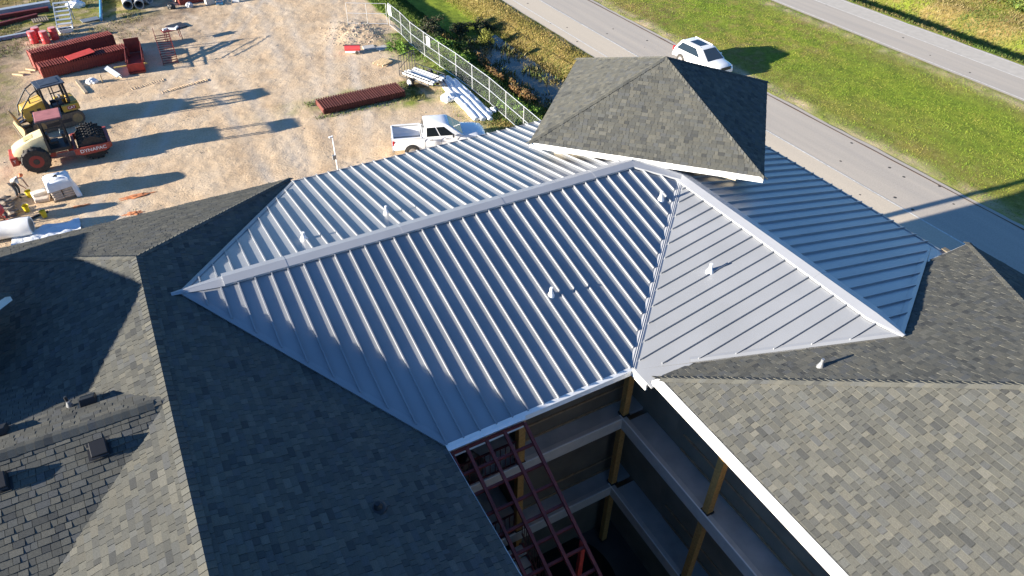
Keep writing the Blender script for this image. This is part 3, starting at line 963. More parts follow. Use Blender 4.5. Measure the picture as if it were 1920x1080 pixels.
# --- towers ------------------------------------------------------------------
def tower(label, cx, cy, hd, ze, za, most):
    t = thing('corner_tower', label, 'tower', (cx, cy, 0))
    cs = [(hd, 0), (0, hd), (-hd, 0), (0, -hd)]
    allp, capp = [], []
    ap = (0, 0, za)
    for k in range(4):
        a, b_ = cs[k], cs[(k + 1) % 4]
        f_ = Face([(*a, ze), (*b_, ze), ap])
        for v, fs, c, ctr in f_.pieces():
            allp.append((v, fs, c, ctr))
        sl = (za - ze) / hd
        nrm1 = Vector((b_[0] + a[0], b_[1] + a[1], 0)).normalized()
        p_ = cs[k - 1]
        nrm0 = Vector((p_[0] + a[0], p_[1] + a[1], 0)).normalized()
        g = (za - ze) / (hd / math.sqrt(2))
        capp += cap_pieces((*a, ze), ap, (nrm1.x, nrm1.y, -g), (nrm0.x, nrm0.y, -g), .14)
        slab([(*a, ze), (*b_, ze), ap], .06).build('roof_deck', M_deck, t)
        mid = Vector((a[0] + b_[0], a[1] + b_[1], 0)) / 2
        d = Vector((b_[0] - a[0], b_[1] - a[1], 0))
        ang = math.atan2(d.y, d.x)
        MB().box((mid.x - nrm1.x * .012, mid.y - nrm1.y * .012, ze - .085), (d.length, .03, .19), ang).build('fascia', M_white, t)
        w0, w1 = Vector((*a, 0)) * .80, Vector((*b_, 0)) * .80
        wm = (w0 + w1) / 2
        MB().box((wm.x, wm.y, (ze - .2 + 8.6) / 2), ((w1 - w0).length, .12, ze - .2 - 8.6), ang).build('wall', M_soffit, t)
    ms = MB()
    ms.add([(*c, ze - .165) for c in cs], [(0, 1, 2, 3)])
    ms.build('soffit', M_soffit, t)
    off = Vector((cx, cy, 0))
    # rank by true position
    moved = [([v + off for v in vs_], fs, c, ctr + off) for vs_, fs, c, ctr in allp]
    lay(moved, t, most=most)
    lay([([v + off for v in vs_], fs, c, ctr + off) for vs_, fs, c, ctr in capp], t, 'ridge_shingle', 'ridge_shingle_run', min(most, 200))
    for ch in t.children:
        if ch.name.split('.')[0] in ('shingle', 'ridge_shingle', 'shingle_field', 'ridge_shingle_run'):
            ch.location = ch.location - off
    return t
t1 = tower('square grey shingled pyramid roof with white fascia rising over the metal roof corner', 15.62, 17.71, 5.164, 10.76, 12.64, 290)
for (a, b_) in ((3.2, 0), (0, 3.2), (-3.2, 0), (0, -3.2)):
    MB().box((a, b_, 4.3), (.35, .35, 8.6)).build('column', M_sheath, t1)
t2 = tower('shingled tower roof at the left edge, only its white fascia corner in view', -9.30, 16.60, 5.164, 10.95, 12.64, 290)
for (a, b_) in ((3.2, 0), (0, 3.2), (-3.2, 0), (0, -3.2)):
    MB().box((a, b_, 4.3), (.35, .35, 8.6)).build('column', M_sheath, t2)

# ====================================================================== things in the yard
M_tyre = mat('tyre_rubber', (.022, .022, .023), .85, col2=(.06, .05, .04), scale=7)
M_cat = mat('machine_yellow', (.60, .37, .035), .55, col2=(.40, .265, .075), scale=3.5)
M_catd = mat('muddy_yellow', (.36, .25, .10), .8, col2=(.22, .16, .09), scale=5)
M_trk = mat('dusty_track_steel', (.20, .155, .105), .85, col2=(.10, .08, .06), scale=9)
M_mblk = mat('machine_black', (.028, .029, .033), .5, var=.2)
M_mblue = mat('dusty_black_roof', (.05, .058, .075), .45, var=.25, scale=3)
M_cream = mat('cream_paint', (.70, .60, .34), .5, col2=(.56, .47, .28), scale=3.5)
M_mred = mat('machine_red', (.45, .05, .035), .55, col2=(.30, .075, .05), scale=4)
M_pink = mat('faded_red_roof', (.40, .15, .14), .6, var=.18, scale=3)
M_seat = mat('grey_seat', (.16, .16, .17), .7)
M_lab = mat('sticker_white', (.8, .8, .78), .5)
M_labr = mat('sticker_red', (.35, .02, .02), .5)
M_car = mat('white_car_paint', (.80, .80, .80), .28, var=.02, scale=2, coat=.6)
M_glass = mat('tinted_glass', (.012, .016, .02), .06, spec=.7)
M_glass2 = mat('windscreen_glass', (.05, .065, .075), .05, spec=.8)
M_chrome = mat('alloy', (.55, .55, .56), .3, metal=.8)
M_lampr = mat('red_lens', (.45, .01, .015), .2)
M_lampw = mat('clear_lens', (.7, .72, .74), .15)
M_bed = mat('bed_liner', (.38, .38, .37), .6, col2=(.22, .22, .23), scale=2.2)
M_rust = mat('red_oxide_steel', (.20, .033, .022), .7, var=.22, scale=4)
M_rustd = mat('brown_red_deck', (.115, .028, .02), .75, var=.25, scale=4)
M_wrap = mat('white_plastic_wrap', (.74, .76, .78), .35, var=.06, scale=5, bump=.8, bscale=9)
M_bag = mat('paper_bag', (.52, .44, .36), .8, var=.18, scale=6)
M_pal = mat('pallet_wood', (.46, .35, .21), .85, var=.22, scale=7)
M_oldw = mat('weathered_wood', (.27, .22, .16), .9, var=.25, scale=6)
M_galv = mat('galvanised', (.55, .56, .57), .4, metal=.6, var=.08)
M_conc = mat('concrete', (.42, .40, .37), .9, var=.12, scale=4)
M_drum = mat('red_drum', (.55, .055, .06), .45, var=.1)
M_bluep = mat('blue_plastic', (.06, .24, .40), .4, var=.1)
M_yel = mat('yellow_bucket', (.60, .47, .02), .4)
M_sheet = mat('pale_blue_steel', (.34, .39, .44), .5, var=.1)
M_ora = mat('orange_clay', (.55, .20, .08), .9, var=.2)

def wheel(parent, x, y, r, w, rim=M_chrome, rr=.58, side=1):
    o = MB().lathe([(r * .80, -w / 2), (r * .95, -w / 2), (r, -w * .32), (r, w * .32), (r * .95, w / 2), (r * .80, w / 2)], (x, y, r), 'y', 24).build('wheel', M_tyre, parent, smooth=True)
    MB().lathe([(r * rr, w / 2 * side - .02 * side), (r * rr, (w / 2 + .006) * side), (r * rr * .4, (w / 2 + .014) * side)], (x, y, r), 'y', 20).build('rim', rim, o, smooth=True)
    return o
def ring_rect(x0, x1, w, z, rc, n=4):
    """rounded rectangle ring in plan at height z"""
    out = []
    for cx, cy, a0 in ((x1 - rc, w - rc, 0), (x0 + rc, w - rc, 90), (x0 + rc, -w + rc, 180), (x1 - rc, -w + rc, 270)):
        for k in range(n + 1):
            t = R(a0 + 90 * k / n)
            out.append((cx + rc * math.cos(t), cy + rc * math.sin(t), z))
    return out
def body_ring(x, w, zb, zt, crown=.05):
    h = zt - zb
    half = [(0, zb), (w * .80, zb), (w * .97, zb + h * .12), (w, zb + h * .35), (w, zb + h * .62), (w * .965, zb + h * .86), (w * .88, zt - .015), (w * .6, zt + crown * .7), (0, zt + crown)]
    return [(x, y, z) for y, z in half] + [(x, -y, z) for y, z in half[-2:0:-1]]
def glass_quad(mb, q, off):
    a, b_, c, d = [Vector(p_) for p_ in q]
    n_ = (b_ - a).cross(d - a).normalized()
    mb.add([p_ + n_ * off for p_ in (a, b_, c, d)], [(0, 1, 2, 3)])

def vehicle(name, label, cat, loc, rz, spec):
    """local frame: x forward from the rear bumper at 0, y left"""
    v = thing(name, label, cat, loc, rz)
    L_ = spec['L']; W = spec['W'] / 2
    b = MB(); b.loft([body_ring(x, W * k, zb, zt, cr) for x, k, zb, zt, cr in spec['st']])
    b.build('body', M_car, v, smooth=True)
    x0b, x1b, wb, zb, x0t, x1t, wt, zt = spec['cab']
    g = MB()
    lerp = lambda a, c, t: a + (c - a) * t
    rings = []
    for t in (0, .5, .92):
        rings.append(ring_rect(lerp(x0b, x0t, t), lerp(x1b, x1t, t), lerp(wb, wt, t), lerp(zb, zt, t), .10))
    rings.append(ring_rect(x0t + .05, x1t - .08, wt - .05, zt - .008, .12))
    rings.append(ring_rect(x0t + .25, x1t - .35, wt - .25, zt + .025, .16))
    g.loft(rings)
    g.build('cab', M_car, v, smooth=True)
    def side_pt(u, t, s_): return (lerp(lerp(x0b, x0t, t), lerp(x1b, x1t, t), u), s_ * lerp(wb, wt, t), lerp(zb, zt, t))
    for s_ in (1, -1):
        for (u0, u1, u2, u3) in spec['win']:
            q = [side_pt(u0, .10, s_), side_pt(u1, .10, s_), side_pt(u2, .84, s_), side_pt(u3, .84, s_)]
            if s_ > 0: q = q[::-1]
            m = MB(); glass_quad(m, q, .008); m.build('side_window', M_glass, v, recalc=False)
    fw = .86
    m = MB(); glass_quad(m, [(lerp(x1b, x1t, .06) + .004, -wb * fw, lerp(zb, zt, .06)), (lerp(x1b, x1t, .06) + .004, wb * fw, lerp(zb, zt, .06)), (lerp(x1b, x1t, .9) + .004, wt * fw, lerp(zb, zt, .9)), (lerp(x1b, x1t, .9) + .004, -wt * fw, lerp(zb, zt, .9))], .012)
    m.build('windscreen', M_glass2, v, recalc=False)
    m = MB(); glass_quad(m, [(lerp(x0b, x0t, .2) - .004, wb * .82, lerp(zb, zt, .2)), (lerp(x0b, x0t, .2) - .004, -wb * .82, lerp(zb, zt, .2)), (lerp(x0b, x0t, .86) - .004, -wt * .82, lerp(zb, zt, .86)), (lerp(x0b, x0t, .86) - .004, wt * .82, lerp(zb, zt, .86))], .012)
    m.build('rear_window', M_glass, v, recalc=False)
    r = spec['r']
    for x in spec['ax']:
        for s_ in (1, -1):
            MB().lathe([(r * 1.16, s_ * (W - .10)), (r * 1.16, s_ * (W + .006))], (x, 0, r + .03), 'y', 24).build('wheel_arch', M_mblk, v)
            wheel(v, x, s_ * (W - .10), r, .24, side=s_)
    for s_ in (1, -1):
        MB().box((L_ - .26, s_ * W * .70, spec['zl']), (.22, .30, .14)).build('headlight', M_lampw, v, bevel=.03)
        MB().box((.06, s_ * W * .90, spec['zt']), (.12, .17, .34)).build('tail_light', M_lampr, v, bevel=.02)
        MB().box((lerp(x1b, x1t, .25) - .42, s_ * (wb + .14), zb + .10), (.10, .24, .17)).build('mirror', M_car if spec['mw'] else M_blk, v, bevel=.03)
        for x in spec['hd']:
            MB().box((x, s_ * (W + .004), zb - .12), (.20, .03, .035)).build('door_handle', M_blk, v)
        for x in spec['dl']:
            MB().box((x, s_ * (W * .992), (zb + .5) / 2 + .05), (.012, .02, zb - .55)).build('door_seam', M_mblk, v)
    MB().box((.02, 0, .50), (.14, W * 1.86, .20)).build('bumper', M_chrome if spec['chrome'] else M_car, v, bevel=.04)
    MB().box((L_ - .10, 0, .50), (.18, W * 1.60, .20)).build('bumper', M_chrome if spec['chrome'] else M_car, v, bevel=.04)
    MB().box((L_ - .015, 0, .78), (.06, W * 1.05, .24)).build('grille', M_mblk, v, bevel=.02)
    return v

truck = vehicle('pickup_truck', 'white crew cab pickup truck parked beyond the metal roof with an empty bed', 'truck', (12.62, 38.05, 0), R(-18), dict(
    L=5.75, W=2.0, st=[(0.0, .95, .52, 1.26, -.45), (.08, .985, .45, 1.30, -.60), (1.75, 1, .42, 1.30, -.60), (1.80, 1, .42, 1.30, .0), (3.75, 1, .42, 1.24, .0), (4.05, 1, .42, 1.24, .05), (5.1, .985, .42, 1.18, .07), (5.55, .93, .45, 1.08, .06), (5.75, .80, .50, .92, .04)],
    cab=(1.82, 4.35, .95, 1.22, 2.02, 3.42, .74, 1.92), win=[(.10, .42, .40, .08), (.45, .80, .74, .44)][:2], r=.40, ax=(1.15, 4.75), zl=.98, zt=1.02, mw=False, hd=(2.35, 3.30), dl=(1.95, 2.95, 3.95), chrome=True))
bm_ = MB().box((.94, 0, .78), (1.62, 1.62, .04)); bm_.build('bed_floor', M_bed, truck)
for s_ in (1, -1):
    MB().box((.94, s_ * .92, 1.285), (1.70, .13, .05)).build('bed_rail', M_car, truck, bevel=.015)
    MB().box((.94, s_ * .84, 1.03), (1.66, .03, .5)).build('bed_side', M_bed, truck)
MB().box((.05, 0, 1.02), (.09, 1.84, .58)).build('tailgate', M_car, truck, bevel=.02)
MB().box((1.76, 0, 1.03), (.03, 1.66, .5)).build('bed_wall', M_bed, truck)

suv = vehicle('suv', 'white SUV with a dark sunroof on the road behind the tower roof', 'car', (38.45, 41.9, 0), R(-87), dict(
    L=4.85, W=1.95, st=[(0.0, .90, .50, .98, .0), (.12, .97, .40, 1.06, .0), (.9, 1, .36, 1.08, .0), (3.3, 1, .36, 1.04, .02), (3.7, 1, .36, 1.02, .05), (4.45, .96, .38, .92, .07), (4.75, .86, .42, .80, .05), (4.85, .76, .48, .70, .03)],
    cab=(.12, 3.75, .93, 1.02, .52, 2.72, .70, 1.70), win=[(.055, .79, .73, .12)], r=.37, ax=(1.0, 3.85), zl=.78, zt=.98, mw=True, hd=(1.55, 2.55), dl=(1.25, 2.2, 3.2), chrome=False))
MB().box((1.75, 0, 1.728), (1.15, .86, .016)).build('sunroof', M_glass, suv, bevel=.006)
for s_ in (1, -1):
    MB().bar((.65, s_ * .66, 1.735), (2.55, s_ * .64, 1.72), .035).build('roof_rail', M_car, suv)

# --- bulldozer ---------------------------------------------------------------
def bulldozer():
    t = thing('bulldozer', 'yellow tracked bulldozer with black canopy and raised front blade', 'bulldozer', (-5.55, 51.75, 0), R(193))
    for s_ in (1, -1):
        y = s_ * .86
        prof = []
        n = 10
        for cx, a0 in ((1.05, -90), (-1.10, 90)):
            for k in range(n + 1):
                a = R(a0 + 180 * k / n)
                prof.append((cx + .44 * math.cos(a), .46 + .44 * math.sin(a)))
        tr = MB().prism(prof, y - .25, y + .25).build('track', M_trk, t, smooth=True)
        pads = MB()
        per = []
        for i in range(len(prof)):
            a, b_ = Vector(prof[i]), Vector(prof[(i + 1) % len(prof)])
            m_ = max(1, int((b_ - a).length / .15))
            for k in range(m_):
                per.append((a + (b_ - a) * (k / m_), math.atan2(b_.y - a.y, b_.x - a.x)))
        for (q, an) in per:
            pads.box((q.x, y, q.y), (.03, .54, .05), ry=-an)
        pads.build('track_pad', M_trk, tr)
        for x in (1.05, -1.10):
            MB().lathe([(.30, .252 * s_), (.30, .268 * s_), (.12, .275 * s_)], (x, y, .46), 'y', 18).build('sprocket', M_catd, tr)
        MB().box((0, y + s_ * .20, .46), (1.5, .14, .22)).build('track_frame', M_mblk, tr)
    MB().box((-.05, 0, .62), (2.5, 1.15, .5)).build('chassis', M_mblk, t, bevel=.03)
    hood = MB().prism([(.30, .80), (1.60, .80), (1.66, 1.30), (1.55, 1.62), (.30, 1.92)], -.58, .58).build('engine_hood', M_cat, t, bevel=.04)
    for s_ in (1, -1):
        for (x, z) in ((.72, 1.40), (1.12, 1.36), (.72, 1.15), (1.12, 1.12)):
            MB().box((x, s_ * .585, z), (.24, .02, .16)).build('hood_grille', M_mblk, hood)
    MB().cyl((1.0, .15, 1.6), (1.0, .15, 2.05), .05).build('exhaust', M_mblk, t)
    MB().box((-.30, 0, .95), (1.25, 1.3, .2)).build('platform', M_mblk, t)
    st = MB().box((-.45, 0, 1.18), (.5, .5, .16)).build('seat', M_seat, t, bevel=.03)
    MB().box((-.70, 0, 1.48), (.12, .48, .55), ry=R(-8)).build('seat_back', M_seat, st, bevel=.03)
    MB().box((.18, 0, 1.35), (.25, .9, .45)).build('dash', M_mblk, t, bevel=.03)
    for s_ in (1, -1):
        MB().box((-.45, s_ * .48, 1.22), (.6, .16, .3)).build('arm_console', M_mblk, t, bevel=.02)
        bx = MB().box((-1.0, s_ * .86, 1.16), (1.0, .26, .42)).build('fender_box', M_cat, t, bevel=.025)
        MB().box((-1.02, s_ * .994, 1.18), (.50, .012, .22)).build('badge', M_labr if s_ > 0 else M_labr, bx)
    MB().box((-1.30, 0, 1.2), (.42, 1.5, .55)).build('fuel_tank', M_cat, t, bevel=.04)
    text('CAT', .23, M_lab, t, (-1.02, 1.005, 1.18), (R(90), 0, R(180)))
    roof = MB().box((-.42, 0, 2.70), (1.62, 1.45, .09)).build('canopy_roof', M_mblue, t, bevel=.03)
    MB().box((-.42, 0, 2.755), (1.1, .9, .03)).build('roof_plate', M_mblue, roof)
    for sx, sy in ((-1.1, .64), (-1.1, -.64), (.28, .64), (.28, -.64)):
        MB().bar((sx, sy, .95), (sx * .96, sy, 2.68), .14).build('canopy_post', M_mblk, t)
    for s_ in (1, -1):
        MB().bar((-1.1, s_ * .64, 1.75), (-.35, s_ * .64, 1.72), .06).build('side_rail', M_mblk, t)
        MB().bar((-.40, s_ * .64, 1.0), (-.40, s_ * .64, 2.66), .06).build('side_post', M_mblk, t)
        MB().tube([(.35, s_ * .62, 2.66), (.85, s_ * .60, 2.42), (1.62, s_ * .52, 1.60), (1.78, s_ * .48, .95)], .045, 8).build('sweep_bar', M_mblk, t)
    MB().tube([(.85, -.6, 2.42), (.85, .6, 2.42)], .035, 8).build('sweep_bar', M_mblk, t)
    # blade: curved mouldboard
    prof = []
    for k in range(9):
        a = -.5 + k / 8 * 1.0
        prof.append((2.18 + .22 * (1 - (2 * a) ** 2) * -1 + .08, .18 + k / 8 * .95))
    back = [(x - .07, z) for x, z in prof][::-1]
    bl = MB().prism(prof + back, -1.35, 1.35).build('blade', M_catd, t, smooth=True)
    MB().box((2.25, 0, .16), (.08, 2.70, .14)).build('cutting_edge', M_trk, bl)
    for s_ in (1, -1):
        MB().bar((.9, s_ * .50, .55), (2.02, s_ * .50, .48), .16).build('push_arm', M_mblk, t)
        MB().cyl((1.3, s_ * .32, 1.05), (2.0, s_ * .32, .75), .05).build('lift_cylinder', M_chrome, t)
    return t
bulldozer()

# --- padfoot roller -------------------------------------------------------------
def roller():
    t = thing('soil_roller', 'cream and red padfoot roller with a black studded drum', 'roller', (-5.35, 46.35, 0), R(3))
    hood = MB()
    hood.loft([[(x, y * w, z0 + (z1 - z0) * h) for y, h in ((-1, 0), (-1, .72), (-.75, 1), (.75, 1), (1, .72), (1, 0))] for x, w, z0, z1 in ((-2.35, .52, .80, 1.30), (-2.1, .62, .78, 1.45), (-1.2, .68, .78, 1.80), (-.55, .70, .78, 1.95))])
    hd = hood.build('engine_hood', M_cream, t, smooth=True)
    MB().box((-1.35, 0, 1.76), (.5, .5, .03), ry=R(-14)).build('hood_vent', mat('khaki_panel', (.42, .36, .18), .6), hd)
    MB().box((-2.42, 0, .78), (.38, 1.35, .52)).build('counterweight', M_mred, t, bevel=.04)
    text('T', .22, M_lab, t, (-2.42, -.682, .80), (R(90), 0, 0), 'emblem')
    MB().box((-1.3, 0, .70), (2.0, 1.0, .35)).build('rear_frame', M_mred, t)
    for s_ in (1, -1):
        w_ = wheel(t, -1.35, s_ * .88, .74, .52, mat('dull_red_rim', (.22, .03, .025), .6), .52, s_)
        lug = MB()
        for k in range(20):
            a = 2 * math.pi * k / 20
            lug.box((-1.35 + .745 * math.cos(a), s_ * .88 + (.11 if k % 2 else -.11), .74 + .745 * math.sin(a)), (.05, .28, .07), ry=-a)
        lug.build('tyre_lug', M_tyre, w_)
        MB().lathe([(.17, s_ * .28), (.17, s_ * .30)], (-1.35, s_ * .88, .74), 'y', 14).build('hub', M_mblk, w_)
    MB().box((.05, 0, .95), (1.15, 1.35, .22)).build('platform', M_mblk, t, bevel=.02)
    s1 = MB().box((-.15, 0, 1.25), (.45, .5, .14)).build('seat', M_mblk, t, bevel=.03)
    MB().box((-.38, 0, 1.55), (.10, .48, .55)).build('seat_back', M_mblk, s1, bevel=.03)
    c = MB().box((.42, 0, 1.35), (.16, .45, .65)).build('steering_console', M_mblk, t, bevel=.03)
    ring = MB()
    for k in range(16):
        a0, a1 = 2 * math.pi * k / 16, 2 * math.pi * (k + 1) / 16
        ring.cyl((.30 + .05 * math.cos(a0), .19 * math.sin(a0), 1.72 + .17 * math.cos(a0)), (.30 + .05 * math.cos(a1), .19 * math.sin(a1), 1.72 + .17 * math.cos(a1)), .016, n=6)
    ring.build('steering_wheel', M_chrome, c)
    MB().box((.05, 0, 2.86), (1.35, 1.42, .10)).build('canopy_roof', M_pink, t, bevel=.03)
    MB().box((.05, 0, 2.80), (1.45, 1.50, .06)).build('canopy_rim', M_mblue, t)
    for sx, sy in ((-.50, .66), (-.50, -.66), (.60, .66), (.60, -.66)):
        MB().bar((sx, sy, .9), (sx, sy, 2.80), .09).build('canopy_post', M_mblk, t)
    for s_ in (1, -1):
        MB().tube([(-.45, s_ * .66, 1.75), (.1, s_ * .68, 1.75), (.55, s_ * .66, 1.70)], .025, 8).build('handrail', M_mblk, t)
        MB().box((-.52, s_ * .64, 1.35), (.12, .20, .85)).build('rear_panel', M_mblk, t)
        MB().box((.05, s_ * .72, .80), (.6, .10, .06)).build('step', M_mred, t)
    MB().box((.60, 0, .72), (.5, .5, .4)).build('articulation', M_mred, t)
    dr = MB().lathe([(.55, -1.02), (.70, -1.02), (.70, 1.02), (.55, 1.02)], (1.75, 0, .78), 'y', 32).build('drum', M_tyre, t, smooth=True)
    pads = MB()
    for r_ in range(11):
        for k in range(16):
            a = 2 * math.pi * (k + (.5 if r_ % 2 else 0)) / 16
            pads.box((1.75 + .75 * math.cos(a), -.92 + r_ * .184, .78 + .75 * math.sin(a)), (.13, .15, .15), ry=math.pi / 2 - a, top=(.65, .65))
    pads.build('drum_pads', M_tyre, dr)
    for s_ in (1, -1):
        fr = MB().prism([(.70, .62), (.80, .98), (2.55, .98), (2.68, .86), (2.66, .66), (2.3, .52), (1.1, .50)], s_ * 1.12 - .06, s_ * 1.12 + .06).build('drum_frame', M_mred, t, bevel=.02)
    MB().box((2.62, 0, .84), (.22, 2.30, .32)).build('drum_frame', M_mred, t, bevel=.03)
    MB().box((.76, 0, .80), (.16, 2.30, .34)).build('drum_frame', M_mred, t, bevel=.03)
    text('DYNAPAC', .285, M_lab, t, (1.68, -1.186, .755), (R(90), 0, 0), sx=1.08)
    return t
roller()

# --- bundles of red steel -----------------------------------------------------------
def rib_stack(name, label, cat, loc, rz, L_, W_, H_, n, m, lean=0.0, layers=1):
    t = thing(name, label, cat, loc, rz)
    p0 = L_ / n
    me_ = None
    for k in range(n):
        mb = MB().box((0, 0, H_ / 2), (p0 * .52, W_, H_))
        mb.box((0, -W_ / 2 + .06, H_ * .5 - .05), (p0 * .98, .05, H_ - .12))
        mb.box((0, W_ / 2 - .06, H_ * .5 - .05), (p0 * .98, .05, H_ - .12))
        if me_ is None:
            o = mb.build('plate', m, t)
            me_ = o.data
        else:
            o = bpy.data.objects.new('plate', me_)
            COL.objects.link(o)
            o.parent = t
        o.location = (-L_ / 2 + p0 * (k + .5), random.uniform(-.012, .012), random.uniform(-.012, .0) + .08)
    for x in (-L_ * .35, L_ * .35):
        MB().box((x, 0, .04), (.10, W_ * 1.05, .08)).build('bearer', M_oldw, t)
    return t
rib_stack('steel_stack', 'tall long stack of red ribbed steel behind the others, nearest the red drums', 'steel stack', (-3.72, 63.1, 0), R(15.5), 6.0, 1.05, 1.25, 34, M_rust)
rib_stack('steel_stack', 'lower long stack of red ribbed steel, in front of the tall red stack', 'steel stack', (-3.15, 61.0, 0), R(12), 6.2, 1.25, .85, 35, M_rust)
MB().box((0, 0, 0), (1.9, .9, .04)).build('steel_sheet', M_redst2)
sh = bpy.data.objects['steel_sheet']; sh.location = (-3.3, 60.95, 1.02); sh.rotation_euler = (R(3), R(-4), R(18)); tag(sh, 'loose orange-red steel sheet lying across the lower red stack', 'steel sheet')
rib_stack('decking_stack', 'dark brown-red stack of corrugated decking lying on weeds beside the trailer', 'decking stack', (13.25, 45.75, 0), R(1), 6.0, 1.75, .42, 34, M_rustd)

def stair_frame(label, loc, rz, L_, W_, h0, h1, n, m):
    t = thing('steel_stair', label, 'stair frame', loc, rz)
    for s_ in (1, -1):
        MB().bar((0, s_ * W_ / 2, h0 + .06), (L_, s_ * W_ / 2, h1), .05, .16).build('stringer', m, t)
        MB().bar((0, s_ * W_ / 2, h0 + .9), (L_, s_ * W_ / 2, h1 + .55), .04).build('handrail', m, t)
        for k in range(4):
            f = k / 3
            MB().bar((L_ * f, s_ * W_ / 2, h0 + (h1 - h0) * f), (L_ * f, s_ * W_ / 2, h0 + .9 + (h1 - .35 - h0) * f), .035).build('baluster', m, t)
    for k in range(n):
        f = (k + .5) / n
        MB().bar((L_ * f, -W_ / 2, h0 + .06 + (h1 - h0 - .06) * f), (L_ * f, W_ / 2, h0 + .06 + (h1 - h0 - .06) * f), .10, .035).build('tread', m, t)
    for s_ in (1, -1):
        MB().bar((L_, s_ * W_ / 2, 0), (L_, s_ * W_ / 2, h1), .06).build('leg', m, t)
    return t
stair_frame('red steel stair flight with many treads standing right of the red stacks', (2.55, 58.6, 0), R(88), 3.6, 1.05, .02, 1.15, 13, M_redst)
t = thing('steel_crate', 'open red steel landing tray between the red stacks and the stair flight', 'steel crate', (.25, 59.9, 0), R(86))
MB().box((0, 0, .12), (4.2, 1.1, .10)).build('base_plate', M_rust, t)
MB().box((-1.9, 0, .45), (.06, 1.1, .6)).build('end_plate', M_redst2, t)
MB().box((2.05, 0, .75), (.06, 1.1, 1.1)).build('end_plate', M_rust, t)
for s_ in (1, -1):
    MB().box((0, s_ * .56, .28), (4.2, .05, .30)).build('side_plate', M_rust, t)
    for k in range(5):
        MB().bar((-1.9 + k * .98, s_ * .56, .1), (-1.9 + k * .98, s_ * .56, .95), .05).build('side_post', M_rust, t)
    MB().bar((-1.95, s_ * .56, .95), (2.05, s_ * .56, .95), .05).build('top_rail', M_rust, t)
for k in range(9):
    MB().bar((2.08, -.5 + k * .125, .2), (2.08, -.5 + k * .125, 1.25), .03).build('end_bar', M_redst2, t)
t = thing('trestle_table', 'small red trestle heaped with white offcuts behind the stair flight', 'trestle', (3.55, 63.9, 0), R(10))
for a, b_ in ((-.6, -.3), (-.6, .3), (.6, -.3), (.6, .3)):
    MB().bar((a, b_, 0), (a * .9, b_ * .8, .8), .05).build('leg', M_redst, t)
MB().box((0, 0, .82), (1.5, .7, .06)).build('table_top', M_redst, t)
for k, (x, y, l, a) in enumerate(((-.4, .1, .5, 20), (.1, -.1, .6, -30), (.45, .1, .4, 60))):
    o = MB().box((0, 0, 0), (l, .16, .12)).build('white_offcut', M_white)
    o.location = (3.55 + x, 63.9 + y, .91 + .002 * k); o.rotation_euler = (0, 0, R(a))
    tag(o, ['white trim offcut on the left of the red trestle', 'white trim offcut in the middle of the red trestle', 'white trim offcut on the right of the red trestle'][k], 'offcut', 'white offcuts on the red trestle')

# --- trailer and gutter bundles ---------------------------------------------------------
tr = thing('utility_trailer', 'small black rail trailer with an upright mesh ramp, by the fence', 'trailer', (18.3, 46.7, 0), R(-68))
MB().box((0, 0, .48), (3.0, 1.7, .07)).build('trailer_bed', M_oldw, tr)
for s_ in (1, -1):
    MB().bar((-1.5, s_ * .86, .82), (1.5, s_ * .86, .82), .05).build('top_rail', M_mblk, tr)
    MB().bar((-1.5, s_ * .86, .46), (1.5, s_ * .86, .46), .06).build('bottom_rail', M_mblk, tr)
    for x in (-1.5, -.75, 0, .75, 1.5):
        MB().bar((x, s_ * .86, .46), (x, s_ * .86, .82), .045).build('rail_post', M_mblk, tr)
    wheel(tr, -.25, s_ * 1.02, .33, .2, M_lab, .6, s_)
    MB().bar((1.5, s_ * .6, .45), (2.5, 0, .45), .07).build('drawbar', M_mblk, tr)
MB().bar((1.5, -.86, .82), (1.5, .86, .82), .05).build('front_rail', M_mblk, tr)
rp = MB().bar((-1.55, -.8, 1.85), (-1.55, .8, 1.85), .05).build('ramp_frame', M_mblk, tr)
for k in range(7):
    MB().bar((-1.55, -.8 + k * 1.6 / 6, .5), (-1.55, -.8 + k * 1.6 / 6, 1.85), .035).build('ramp_bar', M_mblk, tr)
MB().bar((-1.55, -.8, .9), (-1.55, .8, 1.7), .03).build('ramp_brace', M_mblk, tr)
trm = tr.matrix_basis.copy() if False else Matrix.Translation((18.3, 46.7, 0)) @ Matrix.Rotation(R(-68), 4, 'Z')
gl = ['leftmost', 'second from the left', 'middle', 'second from the right', 'rightmost']
for k in range(5):
    y = -.62 + k * .3
    o = MB().prism([(-1.4, .0), (1.65, .0), (1.65, .13), (-1.4, .13)], -.07, .07).build('gutter_length', M_white, bevel=.02)
    o.matrix_world = trm @ Matrix.Translation((random.uniform(-.1, .1), y, .518))
    tag(o, 'white gutter length lying on the trailer bed, %s of five' % gl[k], 'gutter', 'gutter lengths on the trailer')
def wrapped(label, a, b_, r, seed):
    rnd = random.Random(seed)
    a, b_ = Vector(a), Vector(b_)
    d = (b_ - a).normalized(); s_ = Vector((-d.y, d.x, 0))
    rings = []
    n = 26
    for k in range(n):
        f = k / (n - 1)
        c = a + (b_ - a) * f
        rr = r * (1 + rnd.uniform(-.08, .08)) * (1 if 0 < k < n - 1 else .8)
        rings.append([c + s_ * (rr * 1.15 * math.cos(t_) + .02 * math.sin(f * 9 + seed)) + Vector((0, 0, r * .75 + rr * .75 * math.sin(t_))) for t_ in [2 * math.pi * i / 10 for i in range(10)]])
    o = MB().loft(rings).build('wrapped_bundle', M_wrap, smooth=True)
    return tag(o, label, 'bundle', 'white wrapped bundles by the fence')
wrapped('long white plastic wrapped bundle, nearest the trailer side and the pickup', (19.45, 46.5, 0), (19.05, 39.3, 0), .21, 1)
wrapped('long white plastic wrapped bundle, second from the pickup side', (19.85, 46.9, 0), (19.48, 39.1, 0), .20, 2)
